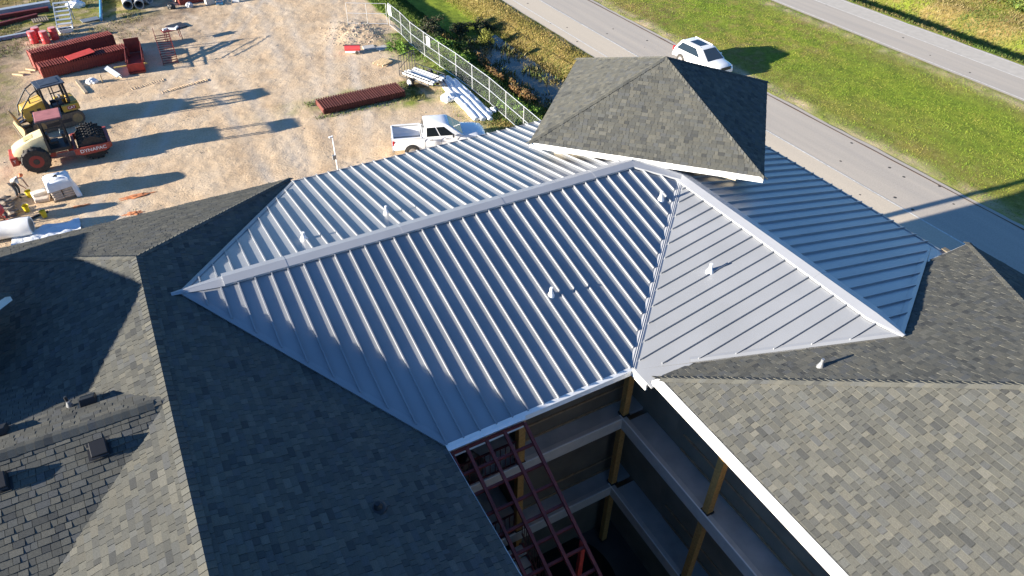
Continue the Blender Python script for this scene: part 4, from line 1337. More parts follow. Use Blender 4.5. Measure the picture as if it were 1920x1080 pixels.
wrapped('long white plastic wrapped bundle, second from the fence', (20.22, 46.6, 0), (19.92, 38.9, 0), .19, 3)
wrapped('long white plastic wrapped bundle, nearest the chain link fence', (20.55, 46.0, 0), (20.30, 39.6, 0), .15, 4)
def crumple(name, label, cat, loc, sx, sy, sz, m, seed=0, k=.25, sub=3):
    bm = bmesh.new()
    bmesh.ops.create_icosphere(bm, subdivisions=sub, radius=1)
    rnd = random.Random(seed)
    ph = [rnd.uniform(0, 6) for _ in range(6)]
    for v in bm.verts:
        c = v.co
        n_ = math.sin(c.x * 5 + ph[0]) * math.sin(c.y * 6 + ph[1]) + .6 * math.sin(c.z * 9 + ph[2]) * math.sin(c.x * 11 + ph[3]) + rnd.uniform(-.35, .35)
        v.co = Vector((c.x * sx, c.y * sy, max(c.z, -.55) * sz)) * (1 + k * n_ * .5)
        v.co.z += sz * .5
    me_ = bpy.data.meshes.new(name)
    bm.to_mesh(me_); bm.free()
    me_.materials.append(m)
    o = bpy.data.objects.new(name, me_)
    COL.objects.link(o)
    o.location = loc
    return tag(o, label, cat)
crumple('plastic_sheet', 'crumpled white plastic sheeting beside the wrapped bundles', 'plastic', (18.75, 43.2, 0), .55, .5, .32, M_wrap, 3)
crumple('plastic_sheet', 'small white plastic scrap at the foot of the fence', 'plastic', (20.75, 40.2, 0), .18, .35, .16, M_wrap, 5)

# --- chain link fence -------------------------------------------------------------------
fp = [(20.45, 58.9), (20.50, 56.3), (20.35, 53.8), (20.45, 51.3), (20.62, 48.8), (20.85, 46.3), (20.95, 43.8), (21.05, 41.3), (21.0, 38.8), (20.95, 36.3), (20.9, 33.8)]
fence = thing('chain_link_fence', 'galvanised chain link fence running between the dirt yard and the ditch', 'fence', (20.7, 48, 0))
fo = Vector((20.7, 48, 0))
FH = 1.95
wm = MB()
for k, (x, y) in enumerate(fp):
    z0 = float(ground_h(np.array([x]), np.array([y]))[0])
    MB().cyl(Vector((x, y, z0 - .1)) - fo, Vector((x, y, FH)) - fo, .035, n=8).build('fence_post', M_galv, fence)
    if k:
        a, b_ = Vector((*fp[k - 1], 0)), Vector((x, y, 0))
        for z in (.10, 1.02, FH - .03):
            MB().cyl(a + Vector((0, 0, z)) - fo, b_ + Vector((0, 0, z)) - fo, .024, n=6).build('fence_rail', M_galv, fence)
        d = b_ - a; L_ = d.length; d.normalize()
        st = .12; H_ = FH - .12
        for s_ in (1, -1):
            u = -H_
            while u < L_:
                u0, z0_ = (u, .08); u1, z1_ = (u + H_, .08 + H_)
                if u0 < 0: z0_ += -u0; u0 = 0
                if u1 > L_: z1_ -= (u1 - L_); u1 = L_
                if u1 - u0 > .03:
                    if s_ > 0: p_, q_ = a + d * u0, a + d * u1
                    else: p_, q_ = b_ - d * u0, b_ - d * u1
                    wm.bar(p_ + Vector((0, 0, z0_)) - fo, q_ + Vector((0, 0, z1_)) - fo, .0034)
                u += st
o = wm.build('wire_mesh', mat('dull_wire', (.30, .31, .31), .5, metal=.4), fence, recalc=False); o['kind'] = 'stuff'
for k, (i, f, z, w_, h_, lab) in enumerate(((1, .15, 1.45, .75, .8, 'white sign panel on the far end of the chain link fence'), (4, .35, 1.5, .6, .65, 'smaller white sign panel halfway along the chain link fence'))):
    a, b_ = Vector((*fp[i - 1], 0)), Vector((*fp[i], 0))
    c = a + (b_ - a) * f
    d = b_ - a
    o = MB().box((0, 0, 0), (w_, .015, h_)).build('fence_sign', M_lab)
    n_ = Vector((-abs(d.y), d.x, 0)).normalized()
    o.location = c + Vector((-.07, 0, z)); o.rotation_euler = (0, 0, math.atan2(d.y, d.x))
    tag(o, lab, 'sign')
gate = thing('fence_gate', 'pipe frame gate standing open at the far end of the fence', 'gate', (20.3, 59.1, 0), R(150))
for z in (.15, 1.0, 1.85):
    MB().cyl((0, 0, z), (3.4, 0, z), .022, n=6).build('gate_rail', M_galv, gate)
for x in (0, 1.7, 3.4):
    MB().cyl((x, 0, .1), (x, 0, 1.87), .022, n=6).build('gate_post', M_galv, gate)

# --- small things on the dirt ------------------------------------------------------------
def pallet(label, loc, rz, m=M_pal, tilt=0, w=1.2, d=1.0):
    t = thing('pallet', label, 'pallet', loc, rz)
    t.rotation_euler = (tilt, 0, rz)
    for y in (-d / 2 + .05, 0, d / 2 - .05):
        MB().box((0, y, .055), (w, .09, .09)).build('bearer', m, t)
    for k in range(7):
        MB().box((-w / 2 + .05 + k * (w - .1) / 6, 0, .112), (.095, d, .02)).build('slat', m, t)
    return t
pallet('pale wooden pallet lying between the red heater and the trailer ramp', (17.0, 51.5, .02), R(28), M_pal, 0, 1.15, 1.05)
pallet('weathered grey pallet beside the long red beam at the back', (-5.9, 73.5, .06), R(8), M_oldw)
t = thing('heater', 'red cylindrical site heater lying on the dirt beside two flat slabs', 'heater', (15.6, 54.45, 0), R(-24))
MB().cyl((-.60, 0, .42), (.60, 0, .42), .21, n=18).build('heater_barrel', M_drum, t, smooth=True)
MB().cyl((-.72, .12, .62), (.70, .12, .62), .05, n=8).build('top_pipe', M_mblk, t)
MB().box((0, 0, .17), (1.1, .42, .12)).build('fuel_tank', M_lab, t, bevel=.03)
for s_ in (1, -1):
    MB().lathe([(.14, -.03), (.14, .03)], (.35, s_ * .26, .14), 'y', 14).build('wheel', M_tyre, t)
for k, (x, y, a) in enumerate(((17.1, 54.9, -5), (18.0, 54.3, 12))):
    o = MB().box((0, 0, 0), (.95, .85, .10)).build('flat_slab', M_conc, bevel=.015); o.location = (x, y, .06); o.rotation_euler = (0, 0, R(a))
    tag(o, ['grey flat slab on the dirt, next to the red heater', 'grey flat slab at the edge of the weeds, farther from the red heater'][k], 'slab')
t = thing('camera_pole', 'thin white pole with a small camera head and junction box behind the metal roof', 'pole', (8.75, 37.0, 0))
MB().cyl((0, 0, 0), (0, 0, 2.5), .035, n=10).build('pole', M_pvc, t)
MB().box((-.09, 0, 2.42), (.22, .12, .10)).build('camera_head', M_pvc, t, bevel=.02)
MB().box((-.10, -.03, 1.15), (.20, .16, .26)).build('junction_box', M_lead, t, bevel=.01)
MB().box((0, 0, .05), (.5, .5, .10)).build('foot', M_conc, t)
# pallet of bags
t = thing('bag_pallet', 'pallet of stacked cement bags under white plastic near the roller', 'bags', (-5.62, 41.75, 0), R(8))
for y in (-.42, 0, .42): MB().box((0, y, .05), (1.15, .09, .10)).build('bearer', M_oldw, t)
for z in range(7):
    for k in range(2):
        for j in range(2):
            MB().box((-.27 + .54 * k + random.uniform(-.02, .02), -.24 + .48 * j, .17 + z * .145), (.52, .46, .135)).build('bag', M_bag, t, bevel=.045, seg=2)
wr_ = MB()
rings = [ring_rect(-.60 - a, .62 + a, .56 + a, z, .12) for z, a in ((.72, .06), (.95, .03), (1.12, .02), (1.22, -.03))] + [ring_rect(-.35, .38, .33, 1.31, .12), ring_rect(-.1, .1, .1, 1.30, .05)]
rings = [[(x + random.uniform(-.03, .03), y + random.uniform(-.03, .03), z + random.uniform(-.035, .035)) for x, y, z in r_] for r_ in rings]
wr_.loft(rings, cap=False)
wr_.build('plastic_cover', M_wrap, t, smooth='all')
sk = MB()
sk.loft([ring_rect(.50, .66, .54, .75, .06), ring_rect(.56, .85, .62, .03, .08)], cap=False)
sk.build('plastic_skirt', M_wrap, t)
for k, (x, y, a, z, lab) in enumerate(((-6.75, 42.15, 15, 0, 'pale torn cement bag on top of the loose pile beside the plastic covered pallet'), (-6.65, 41.75, -8, 0, 'grey cement bag low in the loose pile, in front of the torn one'))):
    o = MB().box((0, 0, .14), (.75, .5, .24 + .2 * (k == 0))).build('cement_bag', M_bag if k else mat('pale_bag', (.72, .66, .56), .8, var=.1), bevel=.07, seg=3)
    o.location = (x, y, z + .07 * (k == 0)); o.rotation_euler = (0, 0, R(a)); tag(o, lab, 'bag')
def bucket(label, loc, tilt=0):
    t = thing('bucket', label, 'bucket', loc)
    t.rotation_euler = (tilt, tilt * .4, 0)
    MB().lathe([(.12, 0), (.155, .38), (.17, .39), (.17, .36), (.145, .36), (.115, .03)], (0, 0, 0), n=18).build('bucket_body', M_yel, t, smooth=True)
    MB().tube([(.155 * math.cos(a), .155 * math.sin(a), .38 + .10 * math.sin(a)) for a in [math.pi * k / 8 for k in range(9)]], .007, 5).build('bucket_handle', M_galv, t)
bucket('yellow bucket in front of the bending person', (-7.30, 42.55, .0))
bucket('yellow bucket standing on the dirt left of the dark drain edge', (-7.45, 40.95, .0))
bucket('tilted yellow bucket alone on the dirt in front of the bag pallet', (-6.62, 39.85, .03), R(-14))
# tarp roll
t = thing('tarp_roll', 'thick white geotextile roll lying at the left edge behind the shingled roof', 'tarp', (-7.15, 38.55, 0), R(172))
rr = []
for k in range(14):
    f = k / 13
    rr.append([(f * 6.0, (.50 + .03 * math.sin(k * 2.1)) * math.cos(a) + .0, .46 + (.46 + .02 * math.sin(k * 1.7)) * math.sin(a)) for a in [2 * math.pi * i / 22 for i in range(22)]])
MB().loft(rr).build('roll', mat('white_geotextile', (.78, .77, .74), .8, var=.05, scale=3, bump=.5, bscale=14), t, smooth=True)
for q in (.38, .27, .16):
    MB().lathe([(q, -.012), (q, -.005), (q - .05, -.005), (q - .05, -.012)], (-.002, 0, .46), 'x', 20).build('roll_end', M_conc, t)
fl = MB()
NX, NY = 14, 8
for i in range(NX):
    for j in range(NY):
        fl.v.append((-5.0 - 3.2 * i / (NX - 1), 37.3 + 1.5 * j / (NY - 1) + .12 * math.sin(i * 1.3), .10 + .045 * math.sin(i * 1.9 + j) + .04 * math.sin(j * 2.3 + i * .7)))
fl.f = [(i * NY + j, i * NY + j + 1, (i + 1) * NY + j + 1, (i + 1) * NY + j) for i in range(NX - 1) for j in range(NY - 1)]
tag(fl.build('plastic_sheet', M_wrap, smooth='all'), 'flat wrinkled plastic sheet on the dirt right of the white roll', 'plastic')
# mixer at the edge
t = thing('cement_mixer', 'red cement mixer cut off by the left edge above the white roll', 'mixer', (-8.75, 40.25, 0), R(20))
MB().lathe([(.22, -.42), (.40, -.25), (.42, 0), (.36, .25), (.22, .45), (.18, .45)], (0, 0, .85), 'x', 20).build('mixer_drum', M_drum, t, smooth=True)
for s_ in (1, -1):
    MB().bar((-.3, s_ * .45, 0), (0, s_ * .45, .85), .06).build('frame_leg', M_mred, t)
    MB().bar((.4, s_ * .45, 0), (0, s_ * .45, .85), .06).build('frame_leg', M_mred, t)
    MB().lathe([(.2, -.05), (.2, .05)], (-.35, s_ * .5, .2), 'y', 14).build('wheel', M_tyre, t)
MB().bar((.4, -.45, .12), (.4, .45, .12), .05).build('frame_bar', M_mred, t)
# person bending over a bucket
def skin_mesh(name, pts, edges, rad, m, parent, root=0):
    me_ = bpy.data.meshes.new(name)
    me_.from_pydata(pts, edges, [])
    o = bpy.data.objects.new(name, me_)
    COL.objects.link(o)
    sk_ = o.modifiers.new('skin', 'SKIN')
    for k, r_ in enumerate(rad):
        sv = me_.skin_vertices[0].data[k] if me_.skin_vertices else None
        if sv: sv.radius = (r_, r_) if not isinstance(r_, tuple) else r_
    if me_.skin_vertices: me_.skin_vertices[0].data[root].use_root = True
    o.modifiers.new('sub', 'SUBSURF').levels = 1
    o.modifiers['sub'].render_levels = 1
    dg = bpy.context.evaluated_depsgraph_get()
    m2 = bpy.data.meshes.new_from_object(o.evaluated_get(dg))
    bpy.data.objects.remove(o)
    m2.materials.clear(); m2.materials.append(m)
    m2.polygons.foreach_set('use_smooth', [True] * len(m2.polygons))
    o = bpy.data.objects.new(name, m2)
    COL.objects.link(o)
    o.parent = parent
    return o
M_skin = mat('skin', (.35, .20, .13), .6)
pr = thing('person', 'person in grey shirt, dark trousers and orange cap bending towards a yellow bucket', 'person', (-7.85, 42.85, 0), R(-25))
J = dict(pel=(0, 0, .92), wai=(.10, 0, 1.03), che=(.36, 0, 1.20), nec=(.52, 0, 1.28), hdb=(.60, 0, 1.30), hdt=(.72, 0, 1.33))
pts = [J['pel'], J['wai'], J['che'], J['nec'], J['hdb'], J['hdt']]
rad = [.13, .125, .15, .055, .085, .08]
ed = [(0, 1), (1, 2), (2, 3), (3, 4), (4, 5)]
for s_ in (1, -1):
    i0 = len(pts)
    pts += [(.42, s_ * .19, 1.18), (.50, s_ * .24, .92), (.62, s_ * .15, .70), (.65, s_ * .12, .62)]
    rad += [.06, .048, .036, .04]
    ed += [(2, i0), (i0, i0 + 1), (i0 + 1, i0 + 2), (i0 + 2, i0 + 3)]
    for f in range(4):
        pts.append((.665 + .012 * f, s_ * (.10 + .018 * f), .535 + .008 * abs(f - 1))); rad.append(.010); ed.append((i0 + 3, len(pts) - 1))
    pts.append((.69, s_ * .085, .585)); rad.append(.011); ed.append((i0 + 3, len(pts) - 1))
    i0 = len(pts)
    pts += [(.0, s_ * .11, .86), (.10, s_ * .13, .48), (.0, s_ * .13, .09), (.16, s_ * .14, .05)]
    rad += [.10, .07, .05, .045]
    ed += [(0, i0), (i0, i0 + 1), (i0 + 1, i0 + 2), (i0 + 2, i0 + 3)]
skin_mesh('body', pts, ed, rad, M_skin, pr)
sp_ = [J['pel'], J['wai'], J['che'], (.48, 0, 1.26)]; se = [(0, 1), (1, 2), (2, 3)]; sr = [.145, .145, .17, .08]
for s_ in (1, -1):
    i0 = len(sp_); sp_ += [(.42, s_ * .19, 1.18), (.49, s_ * .235, .96)]; sr += [.078, .062]; se += [(2, i0), (i0, i0 + 1)]
skin_mesh('shirt', sp_, se, sr, mat('grey_shirt', (.36, .38, .39), .85, var=.1), pr)
sp_ = [J['pel']]; se = []; sr = [.142]
for s_ in (1, -1):
    i0 = len(sp_); sp_ += [(.0, s_ * .11, .86), (.10, s_ * .13, .48), (.01, s_ * .13, .12)]; sr += [.112, .085, .068]; se += [(0, i0), (i0, i0 + 1), (i0 + 1, i0 + 2)]
skin_mesh('trousers', sp_, se, sr, mat('dark_trousers', (.045, .05, .06), .85), pr)
o = MB().lathe([(.112, -.03), (.115, .02), (.10, .07), (.06, .10), (.0, .11)], (.655, 0, 1.355), n=16).build('cap', mat('orange_cap', (.65, .16, .05), .7), pr, smooth=True)
for s_ in (1, -1):
    MB().box((.07, s_ * .135, .05), (.30, .11, .10)).build('boot', M_mblk, pr, bevel=.03)

# drums, racks and stores at the back
for k, (x, y, lab) in enumerate(((-6.45, 68.2, 'front left of the four red drums'), (-5.62, 67.75, 'front right of the four red drums'), (-6.15, 68.95, 'back left of the four red drums, its top pale with dust'), (-4.95, 68.35, 'back right of the four red drums, nearest the white rack'))):
    t = thing('steel_drum', lab, 'drum', (x, y, 0), 0, 'red drums behind the red steel stacks')
    MB().lathe([(.29, 0), (.30, .02), (.30, .30), (.31, .32), (.30, .34), (.30, .62), (.31, .64), (.30, .66), (.30, .93), (.30, .95)], (0, 0, 0), n=22).build('drum_body', M_drum, t, smooth=True)
    MB().lathe([(.275, .951), (.275, .956)], (0, 0, 0), n=22).build('lid', mat('dusty_lid', (.62, .32, .32), .6, var=.2), t)
t = thing('steel_rack', 'pale steel rack of stepped shelves standing beyond the red drums', 'rack', (-4.05, 71.3, 0), R(84))
for s_ in (1, -1):
    MB().bar((-.9, s_ * .58, 0), (1.5, s_ * .58, 1.5), .07, .12).build('side_rail', M_sheet, t)
    MB().bar((1.5, s_ * .58, 0), (1.5, s_ * .58, 1.5), .07).build('leg', M_sheet, t)
for k in range(7):
    f = k / 6
    MB().box((-.8 + 2.25 * f, 0, .12 + 1.38 * f), (.30, 1.12, .04), ry=R(-6)).build('shelf', mat('pale_steel', (.60, .62, .64), .45, metal=.3, var=.08) if k % 2 else M_sheet, t)
t = thing('wash_tub', 'white tub full of dark offcuts in front of the pale steel rack', 'tub', (-4.1, 69.75, 0), R(5))
MB().loft([ring_rect(-.5, .5, .28, 0, .08), ring_rect(-.58, .58, .34, .32, .1), ring_rect(-.52, .52, .29, .32, .1), ring_rect(-.46, .46, .25, .20, .08)]).build('tub_body', M_lab, t)
for k in range(6):
    MB().box((-.35 + .14 * k, random.uniform(-.1, .1), .27), (.12, .3, .1), rz=k).build('offcut', M_mblk, t)
def simple(name, label, cat, m, build, loc, rz=0, rx=0, group=None, bevel=0.0):
    mb = MB(); build(mb)
    o = mb.build(name, m, None, bevel=bevel)
    o.location = loc; o.rotation_euler = (rx, 0, rz)
    return tag(o, label, cat, group)
def ibeam(L_, h, w):
    def f(mb):
        mb.box((0, 0, .03), (L_, w, .05)); mb.box((0, 0, h / 2), (L_, .05, h - .1)); mb.box((0, 0, h - .03), (L_, w, .05))
    return f
simple('steel_beam', 'long beam with a pale blue top flange at the far left corner', 'beam', M_sheet, ibeam(5.2, .55, .55), (-7.5, 76.8, 0), R(8))
simple('steel_beam', 'dark red beam lying below the pale blue beam', 'beam', M_redst, ibeam(5.0, .40, .35), (-7.6, 75.7, 0), R(8))
simple('steel_beam', 'dark red beam slanting down to the left edge beside the grey pallet', 'beam', M_redst, ibeam(4.6, .3, .3), (-8.2, 74.0, 0), R(22))
simple('steel_beam', 'pale grey channel lying on the mud left of the red drums', 'beam', M_sheet, ibeam(4.4, .25, .3), (-8.4, 70.2, 0), R(8))
simple('timber_plank', 'weathered plank curving over the mud behind the red drums', 'plank', M_oldw, lambda mb: mb.box((0, 0, .05), (2.6, .22, .06)), (-6.9, 71.9, 0), R(38))
simple('timber_plank', 'weathered plank lying on the dirt in front of the red steel stacks', 'plank', M_oldw, lambda mb: mb.box((0, 0, .06), (2.8, .20, .10)), (-3.75, 57.2, 0), R(100))
simple('timber_plank', 'yellow timber leaning out of the red landing tray', 'plank', mat('yellow_timber', (.62, .45, .13), .7), lambda mb: mb.box((0, 0, .05), (2.3, .10, .08)), (-.2, 58.2, .55), R(-4))
simple('blue_pipe', 'blue plastic pipe lying away from the camera beyond the grey slab', 'pipe', M_bluep, lambda mb: mb.cyl((-3.4, 0, .13), (3.4, 0, .13), .12, n=14), (-1.05, 74.6, 0), R(86))
simple('steel_plate', 'flat grey steel plate left of the blue pipe', 'plate', M_lead, lambda mb: mb.box((0, 0, .05), (1.4, .9, .06)), (-2.15, 71.9, .02), R(12))
def cpipe(label, x, y, r, L_, rz, m=M_conc):
    t = thing('culvert_pipe', label, 'pipe', (x, y, 0), rz, 'pipes stored at the back of the yard')
    n = 20
    mb = MB()
    rings = []
    for (xx, rr_) in ((0, r), (L_, r), (L_, r * .82), (0, r * .82), (0, r)):
        rings.append([(xx, rr_ * math.cos(2 * math.pi * i / n), r + rr_ * math.sin(2 * math.pi * i / n)) for i in range(n)])
    mb.loft(rings, cap=False)
    mb.build('pipe_shell', m, t, smooth=True)
    mb = MB(); 
    return t
cpipe('grey concrete pipe with a dark open end, leftmost of the upright pair', 1.15, 73.2, .42, 3.0, R(88))
cpipe('grey concrete pipe with a dark open end, right of its twin', 2.05, 73.0, .40, 3.0, R(86))
cpipe('wide pale concrete pipe lying askew right of the grey pair', 3.1, 74.2, .55, 2.2, R(140))
cpipe('tan clay coloured pipe behind the black sacks', 5.0, 73.6, .50, 2.4, R(20), mat('tan_pipe', (.52, .36, .27), .8, var=.1))
cpipe('long white pipe lying sideways behind the blue pipe', -.6, 77.4, .38, 3.6, R(4), M_pvc)
simple('steel_mesh_stack', 'dark red stack of steel at the top edge of the yard', 'steel stack', M_rust, lambda mb: [mb.box((0, k * .14 - .5, .25), (3.6, .08, .5)) for k in range(8)], (7.1, 73.2, 0), R(6))
crumple('rubbish_sack', 'black and white rubbish sack left of the dark red stack', 'sack', (4.55, 71.9, 0), .35, .3, .32, M_blk, 8)
crumple('rubbish_sack', 'pale rubbish sack in front of the dark red stack', 'sack', (6.05, 71.6, 0), .32, .28, .3, mat('grey_sack', (.42, .43, .45), .6, var=.4), 9)
crumple('rubbish_sack', 'white crumpled sack on the weeds behind the pale steel rack', 'sack', (-3.0, 76.2, 0), .75, .55, .4, M_wrap, 10)
simple('storage_box', 'grey plastic box right of the dark red stack', 'box', M_conc, lambda mb: mb.box((0, 0, .28), (.8, .55, .5)), (7.85, 71.6, 0), R(10), bevel=.03)
simple('stepladder', 'blue stepladder lying by the grey plastic box', 'ladder', M_bluep, lambda mb: [mb.bar((-.9, s_ * .25, .1), (.9, s_ * .2, .16), .07) for s_ in (1, -1)] + [mb.bar((-.8 + k * .32, -.24, .13), (-.8 + k * .32, .24, .13), .07, .04) for k in range(6)], (8.7, 71.7, 0), R(80))
simple('storage_box', 'small white carton alone right of the stepladder', 'box', M_lab, lambda mb: mb.box((0, 0, .2), (.55, .4, .4)), (10.1, 71.3, 0), R(-14))
simple('panel_frame', 'dark framed panel lying flat behind the red trestle', 'panel', M_mblk, lambda mb: mb.box((0, 0, .05), (1.4, 1.3, .05)), (4.2, 66.9, .02), R(20))
simple('angle_profile', 'folded grey metal profile in front of the lower red stack', 'metal profile', M_sheet, lambda mb: mb.box((0, 0, .22), (2.3, .35, .05), rx=R(20)).box((0, .18, .12), (2.3, .05, .22)), (-1.55, 58.6, 0), R(-72))
crumple('rubbish_sack', 'white sack on the dirt beside the weathered plank', 'sack', (-3.0, 57.6, 0), .40, .30, .25, M_wrap, 12)
simple('post_stub', 'thin wooden stake beside the white sack in front of the stacks', 'stake', M_pal, lambda mb: mb.box((0, 0, .35), (.07, .07, .7)), (-2.35, 57.3, 0), R(10), R(8))
for k, (x, y, a) in enumerate(((-7.7, 61.6, 40), (-7.25, 61.9, 30), (-6.85, 62.2, 45))):
    simple('timber_offcut', ['pale timber offcut left of the red stacks, leftmost', 'pale timber offcut left of the red stacks, middle', 'pale timber offcut left of the red stacks, nearest the steel'][k], 'offcut', M_pal, lambda mb: mb.box((0, 0, .06), (.9, .14, .1)), (x, y, 0), R(-a), 0, 'pale timber offcuts')

# marks pressed by the dozer tracks: little ridges of earth
M_clod = mat('turned_earth', (.42, .31, .20), .95, var=.25, scale=8)
tm = MB()
for row, (x0, y0, n_, dx, dy) in enumerate(((1.2, 53.6, 20, .17, .045), (-.6, 55.2, 14, .17, .05))):
    for k in range(n_):
        tm.box((x0 + dx * k + random.uniform(-.03, .03), y0 + dy * k, .015), (.07, .46, .07), rz=R(12 + random.uniform(-6, 6)), top=(.4, .9))
tag(tm.build('tread_marks', M_clod), 'ridged dozer track marks pressed in the dirt right of the dozer', 'track marks', kind='stuff')
crumple('soil_heap', 'dark heap of mud and rags at the left edge behind the person', 'soil heap', (-8.55, 42.2, -.05), .75, .6, .28, mat('dark_mud', (.11, .08, .055), .95, col2=(.30, .25, .2), scale=4), 21, .5)
crumple('soil_heap', 'low heap of dark rubble left of the two front yellow buckets', 'soil heap', (-8.35, 41.2, -.05), .55, .5, .20, MATS['dark_mud'], 23, .6)
simple('timber_plank', 'dark plank lying between the yellow buckets and the white roll', 'plank', M_mblk, lambda mb: mb.box((0, 0, .05), (1.9, .12, .08)), (-7.35, 40.0, 0), R(22))
for k, (x, y, sx, sy) in enumerate(((-2.1, 39.9, 1.3, .22), (-2.4, 38.1, .8, .2), (-4.9, 40.2, .9, .12))):
    crumple('clay_spill', ['orange clay spilled on the dirt right of the bag pallet', 'orange clay spilled against the shingled roof edge', 'thin orange clay streak in the shadow of the bag pallet'][k], 'clay', (x, y, -.045), sx * .6, sy, .06, M_ora, 30 + k, .7)
# --- red steel frame and railing in the courtyard ------------------------------------------
fr = thing('courtyard_lattice', 'red steel lattice sloping from the metal roof eave down into the courtyard', 'steel frame', (4.6, 8.9, 8.9))
RX = (3.55, 3.90, 4.38, 4.84, 5.36)
def fz(y): return 9.10 - (8.93 - y) * .43
Y1 = 3.6
for x in RX:
    MB().bar(Vector((x, 8.93, fz(8.93))) - Vector((4.6, 8.9, 8.9)), Vector((x, Y1, fz(Y1))) - Vector((4.6, 8.9, 8.9)), .07, .09).build('rafter', M_redst, fr)
k = 0
y = 8.93
while y > Y1:
    MB().bar(Vector((3.2, y, fz(y) - (.0 if k == 0 else .055))) - Vector((4.6, 8.9, 8.9)), Vector((5.36, y, fz(y) - (.0 if k == 0 else .055))) - Vector((4.6, 8.9, 8.9)), .06, .06).build('crossbar', M_redst, fr)
    y -= .445; k += 1
for x in (3.5, 5.36):
    MB().bar(Vector((x, 6.35, 0.0)) - Vector((4.6, 8.9, 8.9)), Vector((x, 6.35, fz(6.35))) - Vector((4.6, 8.9, 8.9)), .10).build('column', M_redst2, fr)
    MB().bar(Vector((x, 6.30, 6.2)) - Vector((4.6, 8.9, 8.9)), Vector((x, 5.2, fz(5.2))) - Vector((4.6, 8.9, 8.9)), .09).build('brace', M_redst2, fr)
def railing(label, a, b_, h=1.0):
    a, b_ = Vector(a), Vector(b_)
    t = thing('stair_railing', label, 'railing', a)
    d = b_ - a
    for z in (.10, h):
        MB().bar(Vector((0, 0, z)), d + Vector((0, 0, z)), .045).build('rail', M_rail, t)
    n = int(d.length / .14)
    me_ = None
    for k in range(n + 1):
        if me_ is None:
            o = MB().bar((0, 0, .10), (0, 0, h), .02).build('baluster', M_rail, t); me_ = o.data
        else:
            o = bpy.data.objects.new('baluster', me_); COL.objects.link(o); o.parent = t
        o.location = d * (k / n)
    return t
railing('dark railing on the upper landing behind the red lattice', (3.7, 9.72, 6.4), (5.6, 9.72, 6.4))
railing('dark railing on the lower landing behind the red lattice', (3.7, 9.72, 3.2), (5.6, 9.72, 3.2))
railing('dark stair railing running down below the red lattice', (5.75, 9.5, 3.3), (5.75, 5.0, .3))
st = thing('stair_flight', 'dark concrete stair flight below the red lattice', 'stairs', (4.7, 7.2, 0))
for k in range(16):
    MB().box((0, 2.0 - k * .28, 3.1 - k * .19), (1.9, .30, .06)).build('tread', M_conc, st)
for s_ in (1, -1):
    MB().bar((s_ * .97, 2.2, 3.1), (s_ * .97, -2.3, .1), .06, .3).build('stringer', M_redst, st)
crumple('plastic_sheet', 'black plastic heap on the upper landing under the red lattice', 'plastic', (4.35, 10.1, 6.42), .5, .4, .5, M_blk, 15)

# ====================================================================== plants
M_leaf = mat('leaf_tint', (.1, .1, .05), .7, attr='tint', var=.15, scale=8, spec=.25)
def leaf_cloud(n, sx, sy, sz, size, cols, rnd, clumps=14):
    mb = MB()
    cs = [(rnd.gauss(0, .45) * sx, rnd.gauss(0, .45) * sy, rnd.uniform(.15, .95) * sz) for _ in range(clumps)]
    for _ in range(n):
        c = rnd.choice(cs)
        p_ = Vector((c[0] + rnd.gauss(0, .16) * sx, c[1] + rnd.gauss(0, .16) * sy, max(.02, c[2] + rnd.gauss(0, .13) * sz)))
        a = Vector((rnd.gauss(0, 1), rnd.gauss(0, 1), rnd.gauss(0, .7))).normalized()
        b_ = a.cross(Vector((rnd.gauss(0, 1), rnd.gauss(0, 1), rnd.gauss(0, 1)))).normalized()
        s_ = size * rnd.uniform(.6, 1.4)
        col = rnd.choice(cols); k = rnd.uniform(.7, 1.3)
        mb.add([p_ - a * s_, p_ + b_ * s_ * .38, p_ + a * s_, p_ - b_ * s_ * .38], [(0, 1, 2, 3)], tuple(c_ * k for c_ in col))
    return mb
def shrub(name, label, loc, sx, sy, sz, n, size, cols, seed, group):
    rnd = random.Random(seed)
    t = thing(name, label, 'shrub', loc, 0, group)
    leaf_cloud(n, sx, sy, sz, size, cols, rnd).build('foliage', M_leaf, t, recalc=False)
    stm = MB()
    for k in range(7):
        a = rnd.uniform(0, 6.28)
        stm.cyl((0, 0, 0), (math.cos(a) * sx * .5, math.sin(a) * sy * .5, sz * rnd.uniform(.4, .85)), .025, .008, n=5)
    stm.build('stem', M_oldw, t)
    return t
GREEN = [(.06, .10, .02), (.09, .14, .025), (.05, .075, .02), (.13, .17, .03)]
BROWN = [(.19, .10, .04), (.25, .15, .06), (.12, .065, .03), (.14, .12, .04)]
DARKG = [(.03, .045, .018), (.05, .065, .02), (.07, .05, .03), (.04, .05, .03)]
LUSH = [(.10, .19, .025), (.14, .24, .03), (.07, .13, .02)]
